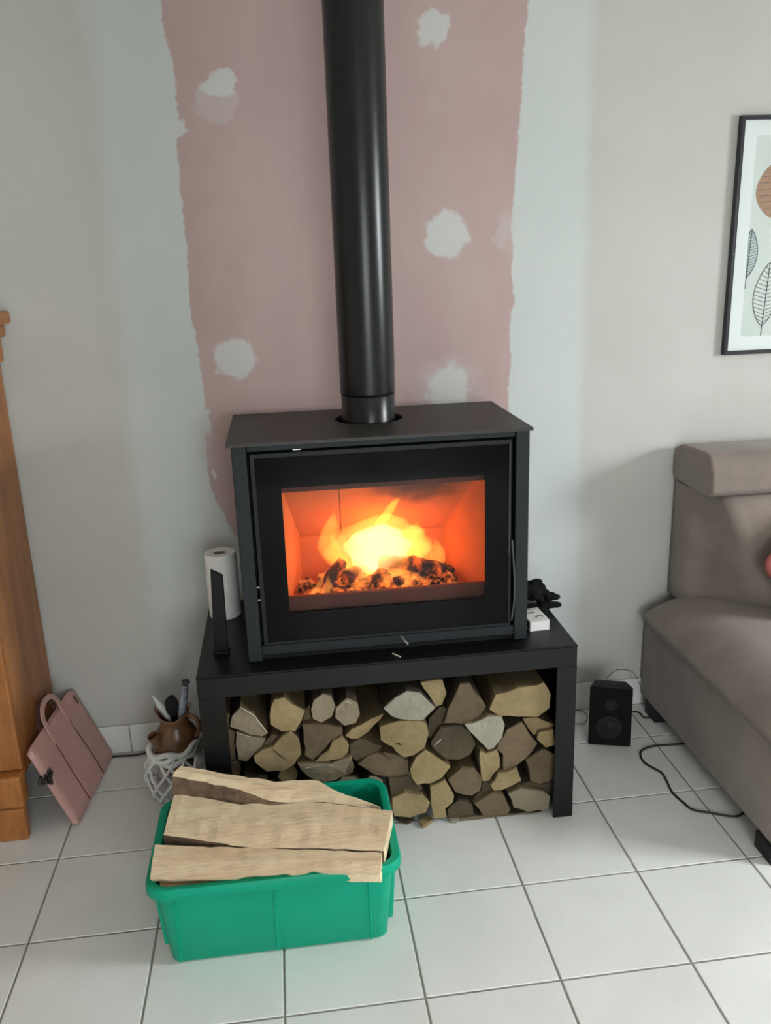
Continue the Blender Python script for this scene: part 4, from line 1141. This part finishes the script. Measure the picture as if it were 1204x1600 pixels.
for ov, za, zb in ((0.030, 1.50, 1.540), (0.050, 1.540, 1.578)):
    mk('cornice', bevel(box(CX0 - ov, CX1 + ov, CYF - 0.02 - ov, CYB + 0.004, za, zb), 0.006, 2), M['cab'], cab)
mk('plinth', join(bevel(box(CX0, CX1 - 0.004, -0.462, -0.425, 0.0, 0.112), 0.006, 2), bevel(box(CX0, CX1, -0.464, -0.40, 0.115, 0.222), 0.008, 2)), M['cab'], cab)
for xa, xb in ((CX0, CX0 + 0.06), (CX1 - 0.06, CX1)):
    mk('foot', box(xa, xb, -0.10, CYB, 0.0, 0.20), M['cab'], cab)

# ------------------------------------------------------------------ pink laptop bag leaning on the cabinet
b0, b1 = Vector((0.034, -0.432, 0.006)), Vector((0.072, -0.03, 0.006))
U = (b1 - b0).normalized()
Vd = (Vector((-0.084, -0.44, 0.292)) - b0); Vd = (Vd - U * Vd.dot(U)).normalized()
Nn = U.cross(Vd).normalized()
if Nn.x < 0: Nn = -Nn
BW, BH, BT = (b1 - b0).length + 0.01, 0.302, 0.022
def bag_pt(u, v, n): return b0 + U * u + Vd * v + Nn * n
def bag_geo(g): return [bag_pt(*q) for q in g[0]], g[1]
bag = empty('laptop_bag', tuple(b0), 'dusty pink laptop bag with two handles leaning on the wooden cabinet', 'bag')
outline = rrect(0, BW, 0, BH, 0.035, 6)
rings = []
for ins, n in ((0.010, -BT), (0.002, -BT + 0.006), (0.0, -BT * 0.5), (0.002, -0.010), (0.010, -0.002), (0.03, 0.0)):
    rings.append([(min(max(x, ins), BW - ins), min(max(y, ins), BH - ins), n) for x, y in outline])
mk('bag_body', bag_geo(loft(rings)), M['bag'], bag, smooth=True)
for u0, u1 in ((0.135, 0.128), (0.275, 0.282)):
    P = catmull([(u0, BH - 0.002, 0.001), (u0 - 0.002, BH * 0.78, 0.0012), (u1, BH * 0.4, 0.0012), (u1, 0.012, 0.0005)], 8)
    mk('seam', bag_geo(tube(P, 0.0016, 6)), M['bag_dark'], bag, label='dark stitched seam')
mk('front_panel', bag_geo(bevel(box(0.137, 0.272, 0.012, BH - 0.004, 0.0, 0.0022), 0.001, 1)), M['bag'], bag)
def handle(n0, hgt, lean, m):
    P = catmull([(0.140, BH * 0.86, n0), (0.138, BH, n0), (0.150, BH + hgt * 0.62, n0 + lean * .6), (0.175, BH + hgt, n0 + lean), (0.235, BH + hgt, n0 + lean), (0.262, BH + hgt * 0.62, n0 + lean * .6), (0.272, BH, n0), (0.270, BH * 0.86, n0)], 6)
    return mk('handle', bag_geo(ribbon(P, (0, 0, 1) if False else (1, 0.2, 0), 0.020, 0.004)), m, bag)
def handle2(n0, hgt, lean, m):
    P = [Vector(q) for q in catmull([(0.137, BH * 0.80, n0), (0.137, BH, n0), (0.146, BH + hgt * 0.6, n0 + lean * .5), (0.180, BH + hgt, n0 + lean), (0.230, BH + hgt, n0 + lean), (0.264, BH + hgt * 0.6, n0 + lean * .5), (0.272, BH, n0), (0.272, BH * 0.80, n0)], 6)]
    v, f = [], []
    w_, th = 0.009, 0.0022
    for i, p in enumerate(P):
        d = (P[min(i + 1, len(P) - 1)] - P[max(i - 1, 0)]).normalized()
        s = d.cross(Vector((0, 0, 1))).normalized()
        for a, b_ in ((-1, -1), (1, -1), (1, 1), (-1, 1)):
            v.append(p + s * a * w_ + Vector((0, 0, 1)) * b_ * th)
    for i in range(len(P) - 1):
        for k in range(4):
            k2 = (k + 1) % 4
            f.append((i * 4 + k, i * 4 + k2, i * 4 + 4 + k2, i * 4 + 4 + k))
    f.append((0, 1, 2, 3)); n = (len(P) - 1) * 4; f.append((n, n + 1, n + 2, n + 3))
    return mk('handle', bag_geo((v, f)), m, bag)
handle2(0.004, 0.060, 0.004, M['bag'])
handle2(-BT + 0.004, 0.066, 0.016, M['bag_dark'])
mk('zip_pull', bag_geo(bevel(box(0.375, 0.382, BH - 0.055, BH - 0.02, 0.0, 0.003), 0.001, 1)), M['bag_dark'], bag)
gs = []
rr = random.Random(4)
c0 = Vector(at(60, 1214, 0, 0.0)); c0 = b0 + U * 0.004 + Vd * 0.205 + Nn * -0.004
for i in range(9):
    P = [c0 + Vector((rr.uniform(-.018, .02), rr.uniform(-.02, .02), rr.uniform(-.028, .014))) for _ in range(4)]
    gs.append(tube(catmull(P + [P[0]], 6), 0.0022, 6))
mk('cord_tassel', join(*gs), M['cable'], bag, label='black knotted cord hanging at the bag corner')

# ------------------------------------------------------------------ white lattice basket with the brown jug
kx, ky = 0.325, -0.272
basket = empty('lattice_basket', (kx, ky, 0), 'white open lattice basket on the floor holding the brown jug', 'basket')
def br(z): return 0.074 + 0.026 * math.sin(math.pi * min(1, max(0, (z + 0.02) / 0.19))) 
ZR = 0.165
mk('base_ring', lathe([(0.0, 0.002), (0.080, 0.002), (0.082, 0.010), (0.076, 0.014), (0.0, 0.010)], kx, ky, 32, False), M['wicker'], basket, smooth=True)
for s in (-1, 1):
    for i in range(11):
        P = []
        for k in range(13):
            t_ = k / 12
            z = 0.008 + (ZR - 0.012) * t_
            a = 2 * math.pi * i / 11 + s * t_ * 1.15 + 0.12 * math.sin(i * 2.3) + (0.14 if s > 0 else 0)
            r = br(z) + 0.003 * s
            P.append((kx + r * math.cos(a), ky + r * math.sin(a), z))
        mk('lattice_strip', tube(P, 0.0054, 6), M['wicker'], basket)
band = []
for k in range(3):
    P = []
    for i in range(49):
        a = 2 * math.pi * i / 48
        z = ZR - 0.012 + 0.013 * k + 0.008 * math.sin(5 * a + k * 2.1) + 0.010 * math.cos(a - 0.3)
        r = br(ZR) + 0.004 + 0.003 * math.sin(7 * a + k)
        P.append((kx + r * math.cos(a), ky + r * math.sin(a), z))
    band.append(tube(P, 0.0095, 8, False))
mk('rim_band', join(*band), M['wicker'], basket, smooth='all')

jx, jy = 0.335, -0.272
jug = empty('ceramic_jug', (jx, jy, 0.07), 'glazed brown ceramic jug set in the white lattice basket', 'jug')
v, f = lathe([(0.0, 0.07), (0.040, 0.07), (0.052, 0.10), (0.068, 0.15), (0.073, 0.185), (0.066, 0.225), (0.050, 0.248), (0.046, 0.262), (0.052, 0.285), (0.060, 0.300), (0.057, 0.301), (0.048, 0.284), (0.041, 0.262), (0.044, 0.248), (0.054, 0.22), (0.058, 0.18), (0.0, 0.10)], jx, jy, 40, False)
v = [(x, y, z + (0.014 * math.cos(2 * math.atan2(y - jy, x - jx)) if z > 0.28 else 0)) for x, y, z in v]
mk('jug_body', (v, f), M['ceramic'], jug, smooth='all')
mk('spout', tube(catmull([(jx - 0.045, jy - 0.035, 0.205), (jx - 0.058, jy - 0.044, 0.224), (jx - 0.068, jy - 0.050, 0.242)], 5), [0.026, 0.025, 0.024, 0.022, 0.020, 0.019, 0.0185, 0.018, 0.0175, 0.017, 0.017], 14, False), M['ceramic'], jug, smooth='all')
mk('handle', tube(catmull([(jx + 0.045, jy - 0.02, 0.290), (jx + 0.075, jy - 0.03, 0.275), (jx + 0.080, jy - 0.03, 0.235), (jx + 0.060, jy - 0.02, 0.205)], 6), 0.008, 10), M['ceramic'], jug, smooth='all')
# things standing in the jug
P = catmull([(jx - 0.012, jy - 0.005, 0.255), (jx - 0.030, jy - 0.008, 0.300), (jx - 0.045, jy - 0.010, 0.335), (jx - 0.060, jy - 0.012, 0.368)], 6)
n = len(P); v, f = [], []
for i, q in enumerate(P):
    t_ = i / (n - 1); w_ = 0.002 + 0.013 * math.sin(math.pi * min(1, 0.12 + 0.9 * t_)) * (1 if t_ < 1 else 0.2)
    d = Vector((0.85, 0, 0.5)).normalized()
    v += [q - d * w_, q + Vector((0, -0.003, 0)), q + d * w_, q + Vector((0, 0.003, 0))]
for i in range(n - 1):
    for k in range(4):
        f.append((i * 4 + k, i * 4 + (k + 1) % 4, i * 4 + 4 + (k + 1) % 4, i * 4 + 4 + k))
f += [(0, 1, 2, 3), (n * 4 - 4, n * 4 - 3, n * 4 - 2, n * 4 - 1)]
mk('feather', (v, f), M['feather'], smooth='all', label='pale white feather sticking up out of the brown jug', cat='feather')
mk('sponge', lump((jx - 0.004, jy + 0.004, 0.312), 1.0, 3, 9, 0.10, (0.023, 0.022, 0.036)), M['sponge'], smooth='all', label='round black sponge poking out of the brown jug', cat='sponge')
bp = [Vector((jx + 0.022, jy - 0.012, 0.255)), Vector((jx + 0.030, jy - 0.012, 0.30)), Vector((jx + 0.043, jy - 0.012, 0.365)), Vector((jx + 0.048, jy - 0.012, 0.392))]
bt = mk('slim_bottle', tube(catmull(bp, 5), [0.0125] * 6 + [0.0130] * 5 + [0.0125, 0.012, 0.0115, 0.011, 0.0105], 16), M['bottle'], smooth=True, label='slim silvery patterned bottle standing in the brown jug', cat='bottle')
mk('stopper', lump((jx + 0.052, jy - 0.012, 0.401), 1.0, 2, 14, 0.25, (0.014, 0.012, 0.011)), M['stopper'], bt, smooth='all')
P = []
for i in range(90):
    a = i * 0.42; P.append((0.405 + 0.016 * math.cos(a), -0.175 + 0.016 * math.sin(a), 0.004 + i * 0.0024))
mk('metal_coil', tube(P, 0.0028, 6), M['silver'], smooth='all', label='silver wire coil between the jug and the bench leg', cat='wire coil')

# ------------------------------------------------------------------ framed print at the right
q0, q1 = at(1157, 179, 1, -0.02), at(1130, 558, 1, -0.02)
FX0, FX1, FZ0, FZ1 = 2.283, 2.283 + 0.56, 1.335, 2.098
pic = empty('framed_print', ((FX0 + FX1) / 2, -0.01, FZ0), 'black framed leaf print hanging on the wall above the sofa', 'picture')
t_ = 0.013
mk('frame', bevel(frame_y(FX0 + t_, FX1 - t_, FZ0 + t_, FZ1 - t_, FX0, FX1, FZ0, FZ1, -0.024, -0.002), 0.001, 1), M['frame_black'], pic)
mk('mount', frame_y(FX0 + 0.060, FX1 - 0.060, FZ0 + 0.060, FZ1 - 0.060, FX0 + t_, FX1 - t_, FZ0 + t_, FZ1 - t_, -0.015, -0.012), M['mat_white'], pic)
pr_ = mk('print', box(FX0 + 0.058, FX1 - 0.058, -0.0125, -0.010, FZ0 + 0.058, FZ1 - 0.058), M['print_bg'], pic)
mk('screw_head', lump((FX0 + 0.006, -0.0245, 1.67), 0.003, 1, 0, 0.0), M['silver'], pic)
def blob(cx, cz, rx_, rz_, y, m, nm, x_min=None):
    P = []
    for k in range(40):
        a = 2 * math.pi * k / 40
        x = cx + rx_ * math.cos(a) * (1 + 0.05 * math.sin(2 * a + .6)); z = cz + rz_ * math.sin(a) * (1 + 0.04 * math.cos(3 * a))
        if x_min: x = max(x, x_min)
        P.append((x, z))
    return mk(nm, prism_y(P, y, y + 0.0006), m, pr_)
blob(2.468, 1.872, 0.108, 0.098, -0.0133, M['print_brown'], 'printed_disc')
gs = []
for k in range(9):
    z = 1.792 + k * 0.020; h = 0.102 * math.sqrt(max(0, 1 - ((z - 1.872) / 0.096) ** 2))
    gs.append(tube([(2.468 - h, -0.0134, z), (2.468, -0.0134, z + 0.006), (2.468 + h, -0.0134, z + 0.002)], 0.0007, 4))
mk('printed_lines', join(*gs), M['print_ink'], pr_)
def leaf(cx, z0, z1, w_, lean, m_ink, x_min=None, fill=None):
    n = 16
    L, R = [], []
    for i in range(n + 1):
        t = i / n; ww = w_ * math.sin(math.pi * t) ** 0.75 * (1.05 - 0.2 * t)
        c = cx + lean * t
        L.append((c - ww, z0 + (z1 - z0) * t)); R.append((c + ww, z0 + (z1 - z0) * t))
    cl = (lambda x: max(x, x_min)) if x_min else (lambda x: x)
    y = -0.0134
    gs = [tube([(cl(x), y, z) for x, z in L], 0.0012, 4), tube([(cl(x), y, z) for x, z in R], 0.0012, 4), tube([(cl(cx), y, z0 - 0.035), (cl(cx + lean), y, z1)], 0.0012, 4)]
    for i in range(1, n):
        t = i / n; c = cx + lean * t; z = z0 + (z1 - z0) * t
        j = min(n, i + 1)
        gs.append(tube([(cl(c), y, z), (cl(L[j][0]), y, L[j][1])], 0.0008, 4))
        gs.append(tube([(cl(c), y, z), (cl(R[j][0]), y, R[j][1])], 0.0008, 4))
    if fill:
        P = L + R[::-1][1:-1]
        mk('printed_leaf_fill', prism_y([(cl(x), z) for x, z in P], -0.0130, -0.0126), fill, pr_)
    return mk('printed_leaf', join(*gs), m_ink, pr_)
leaf(2.418, 1.428, 1.64, 0.047, 0.012, M['print_ink'])
leaf(2.346, 1.590, 1.748, 0.032, 0.008, M['print_ink'], FX0 + 0.0605, M['print_blue'])
leaf(2.62, 1.45, 1.74, 0.055, -0.01, M['print_ink'], None, M['print_blue'])
blob(2.66, 1.93, 0.06, 0.07, -0.0133, M['print_brown'], 'printed_disc')

# ------------------------------------------------------------------ sofa
sofa = empty('sofa', (2.95, -0.5, 0), 'taupe suede sofa with adjustable headrest against the wall at the right', 'sofa')
OX1 = 3.86
mk('base', bevel(box(2.052, OX1 - 0.2, -0.945, -0.014, 0.052, 0.40), 0.012, 3), M['taupe'], sofa, smooth=True)
def pillow(x0, x1, y0, y1, z0, z1, r, crown):
    v, f = subdiv(rbox(x0, x1, y0, y1, z0, z1, r, 4), 2)
    cx, cy = (x0 + x1) / 2, (y0 + y1) / 2
    out = []
    for x, y, z in v:
        s = max(0, 1 - ((x - cx) / (x1 - x0) * 2) ** 4) * max(0, 1 - ((y - cy) / (y1 - y0) * 2) ** 4)
        out.append((x, y, z + (crown * s if z > (z0 + z1) / 2 else 0)))
    return out, f
hprof = [(-0.014, 0.925), (-0.024, 0.903), (-0.27, 0.900), (-0.296, 0.918), (-0.296, 0.98), (-0.270, 1.032), (-0.235, 1.047), (-0.055, 1.038), (-0.016, 1.018)]
def seat(xl, xr, rl, rr_):
    """seat cushion: rounded left and right ends, softly crowned, front edge rolled"""
    prof = []
    W = xr - xl
    def top(x):
        d = min((x - xl) / rl, 1.0); e = min((xr - x) / rr_, 1.0)
        return 0.405 + 0.095 * math.sin(math.pi / 2 * max(0, d)) ** 0.75 * math.sin(math.pi / 2 * max(0, e)) ** 0.75
    xs = [xl + W * (1 - math.cos(math.pi * k / 20)) / 2 for k in range(21)]
    ys = [(-0.955, 0.0), (-0.950, 0.45), (-0.93, 0.75), (-0.89, 0.93), (-0.83, 1.0), (-0.6, 1.02), (-0.35, 1.0), (-0.22, 0.99), (-0.13, 0.96), (-0.08, 0.80), (-0.06, 0.3)]
    v, f = [], []
    n = len(xs) * 2
    for y, s_ in ys:
        ins = 0.02 * (1 - s_)
        up = [(min(max(x, xl + ins), xr - ins), y, 0.392 + (top(x) - 0.392) * s_) for x in xs]
        lo = [(min(max(x, xl + 0.018), xr - 0.018), min(max(y, -0.945), -0.07), 0.372) for x in xs[::-1]]
        v += up + lo
    for i in range(len(ys) - 1):
        for k in range(n):
            k2 = (k + 1) % n
            f.append((i * n + k, i * n + k2, (i + 1) * n + k2, (i + 1) * n + k))
    f.append(tuple(range(n))); f.append(tuple((len(ys) - 1) * n + k for k in range(n)))
    return v, f
mk('seat_cushion', seat(2.014, 2.93, 0.22, 0.06), M['taupe'], sofa, smooth='all')
mk('seat_cushion', seat(2.934, OX1 - 0.2, 0.06, 0.06), M['taupe'], sofa, smooth='all')
def back(xl, xr, slant):
    """back cushion; its left end swells from a thin edge at the frame to the full front face"""
    rows = []
    for z, yf, xb in ((0.470, -0.27, 0.245), (0.52, -0.305, 0.225), (0.60, -0.315, 0.165), (0.70, -0.310, 0.105), (0.79, -0.300, 0.070), (0.86, -0.285, 0.040), (0.890, -0.262, 0.030), (0.898, -0.22, 0.028)):
        if not slant: xb = 0.03
        yl = -0.135 if slant else yf + 0.02
        R_ = [(xl, -0.014), (xl - 0.004, -0.07), (xl + 0.004, yl * 0.8), (xl + 0.02, yl)]
        m = 5
        for k in range(1, m + 1):
            t = k / m
            e = t * t * (3 - 2 * t)
            R_.append((xl + 0.02 + xb * t, yl + (yf - yl) * e))
        R_ += [(xl + xb + 0.06, yf - 0.006), ((xl + xr) / 2 + xb / 2, yf - 0.012), (xr - 0.05, yf - 0.004), (xr - 0.015, yf + 0.012), (xr, yf + 0.04), (xr, -0.014)]
        rows.append([(x, y, z) for x, y in R_])
    return loft(rows)
for i, (xa, xb) in enumerate(((2.140, 2.93), (2.934, OX1 - 0.2))):
    mk('back_cushion', back(xa, xb, i == 0), M['taupe'], sofa, smooth='all')
    mk('headrest', bevel(prism_x(hprof, xa - 0.010, xb), 0.020, 4, 15), M['taupe'], sofa, smooth='all')
mk('armrest', bevel(box(OX1 - 0.198, OX1, -0.95, -0.045, 0.052, 0.62), 0.03, 3), M['taupe'], sofa, smooth=True)
M['foot'] = mat('sofa_foot_black', srgb(16, 15, 14), 0.6, var=0.1)
for fx, fy in ((2.052, -0.155), (2.045, -0.945), (3.7, -0.155), (3.7, -0.945)):
    mk('foot', bevel(box(fx, fx + 0.07, fy, fy + 0.09, 0.0, 0.056), 0.003, 1), M['foot'], sofa)
# cushion on the seat
v, f = subdiv(rbox(-0.19, 0.19, -0.055, 0.055, -0.19, 0.19, 0.045, 4), 1)
px_, pz_ = at(1197, 893, 1, -0.42)[0], at(1197, 893, 1, -0.42)[2]
ra, ta = math.radians(40), math.radians(-12)
v3 = []
for x, y, z in v:
    s_ = max(0, 1 - (x / 0.19) ** 2) * max(0, 1 - (z / 0.19) ** 2)
    y *= 0.30 + 0.95 * s_
    x, z = x * math.cos(ra) - z * math.sin(ra), x * math.sin(ra) + z * math.cos(ra)
    y, z = y * math.cos(ta) - z * math.sin(ta), y * math.sin(ta) + z * math.cos(ta)
    v3.append((px_ + 0.245 + x, -0.42 + y, max(pz_ + z, 0.51)))
f2 = f
mk('cushion', (v3, f2), M['cushion'], smooth='all', label='pink square cushion leaning on the sofa back', cat='cushion')

# ------------------------------------------------------------------ small loudspeaker and cables
s0, s1 = Vector((1.760, -0.250, 0)), Vector((1.902, -0.294, 0))
su = (s1 - s0).normalized(); sn = Vector((su.y, -su.x, 0)); sw = (s1 - s0).length
if sn.y > 0: sn = -sn
spk = empty('loudspeaker', tuple((s0 + s1) / 2), 'small black loudspeaker on the floor between bench and sofa', 'speaker')
def sp(u, d, z): return s0 + su * u + sn * d + Vector((0, 0, z))
def sbox(u0, u1, d0, d1, z0, z1, ti=0.0):
    v = [sp(u, d, z) for z, in ((z0,), (z1,)) for (u, d) in ((u0, d0), (u1, d0), (u1 - ti, d1), (u0 + ti, d1))]
    return v, [(0, 1, 2, 3), (4, 5, 6, 7), (0, 1, 5, 4), (1, 2, 6, 5), (2, 3, 7, 6), (3, 0, 4, 7)]
mk('cabinet', bevel(sbox(0.0, sw, -0.008, -0.060, 0.0, 0.229, 0.022), 0.003, 2), M['speaker_wood'], spk, smooth=True)
gr = mk('grille', bevel(sbox(0.002, sw - 0.002, 0.0, -0.008, 0.002, 0.227), 0.002, 1), M['grille'], spk)
def disc(u, z, r, prof, nm, m):
    """round driver: prof of (radius, depth) turned about the front normal"""
    n = 28; v, f = [], []
    for rr_, dd in prof:
        for k in range(n):
            a = 2 * math.pi * k / n
            v.append(sp(u + rr_ * math.cos(a), dd, z + rr_ * math.sin(a)))
    for i in range(len(prof) - 1):
        for k in range(n):
            k2 = (k + 1) % n
            f.append((i * n + k, i * n + k2, (i + 1) * n + k2, (i + 1) * n + k))
    f.append(tuple((len(prof) - 1) * n + k for k in range(n)))
    return mk(nm, (v, f), m, spk, smooth=True)
disc(sw * .5, 0.165, 0.02, [(0.022, 0.0), (0.022, 0.0025), (0.017, 0.003), (0.010, 0.001), (0.004, 0.002)], 'tweeter', M['cone'])
disc(sw * .47, 0.075, 0.05, [(0.046, 0.0), (0.046, 0.003), (0.040, 0.0036), (0.022, 0.0008), (0.014, 0.003), (0.004, 0.0045)], 'woofer', M['cone'])
fl = lambda pts, r: [Vector(at(u, v, 2, r)) for u, v in pts]
mk('floor_cable', tube(catmull(fl([(1085, 1160), (1067, 1162), (1040, 1164), (1018, 1166), (1003, 1172), (1000, 1179), (1006, 1191), (1022, 1201), (1034, 1208), (1042, 1222), (1050, 1238), (1066, 1253), (1082, 1265), (1110, 1270), (1138, 1275), (1152, 1275), (1161, 1270), (1175, 1262)], 0.004), 6), 0.0036, 8), M['cable'], smooth='all', label='black cable snaking over the tiles beside the sofa', cat='cable')
mk('speaker_wire', tube(catmull([at(941, 1072, 1, -0.20), at(946, 1062, 1, -0.16), at(957, 1050, 1, -0.12), at(970, 1046, 1, -0.10), at(988, 1050, 1, -0.09), at(996, 1062, 1, -0.08), at(1002, 1078, 1, -0.07), at(1012, 1100, 1, -0.06)], 6), 0.0014, 6), M['wire'], smooth='all', label='thin grey wire arching from the loudspeaker to the sofa', cat='wire')
mk('short_cable', tube(catmull([at(984, 1113, 1, -0.24), at(992, 1112, 2, 0.02), at(999, 1114, 2, 0.012), at(1006, 1121, 2, 0.004), at(1018, 1121, 2, 0.004)], 6), 0.0032, 8), M['cable'], smooth='all', label='short black cable between loudspeaker and sofa foot', cat='cable')
mk('thin_cable', tube(catmull([at(890, 1112, 2, 0.006), at(902, 1110, 2, 0.006), at(912, 1112, 2, 0.006), at(917, 1121, 2, 0.006), at(912, 1130, 2, 0.004), at(902, 1131, 2, 0.004), at(885, 1132, 2, 0.004)], 6), 0.0016, 6), M['wire'], smooth='all', label='thin looped wire between bench leg and loudspeaker', cat='wire')
mk('wall_cable', tube(catmull([(0.02, -0.035, 0.004), (0.076, -0.030, 0.004), (0.14, -0.034, 0.004), (0.20, -0.030, 0.006), (0.27, -0.05, 0.004)], 6), 0.0036, 8), M['cable'], smooth='all', label='black cable along the skirting between pink bag and basket', cat='cable')
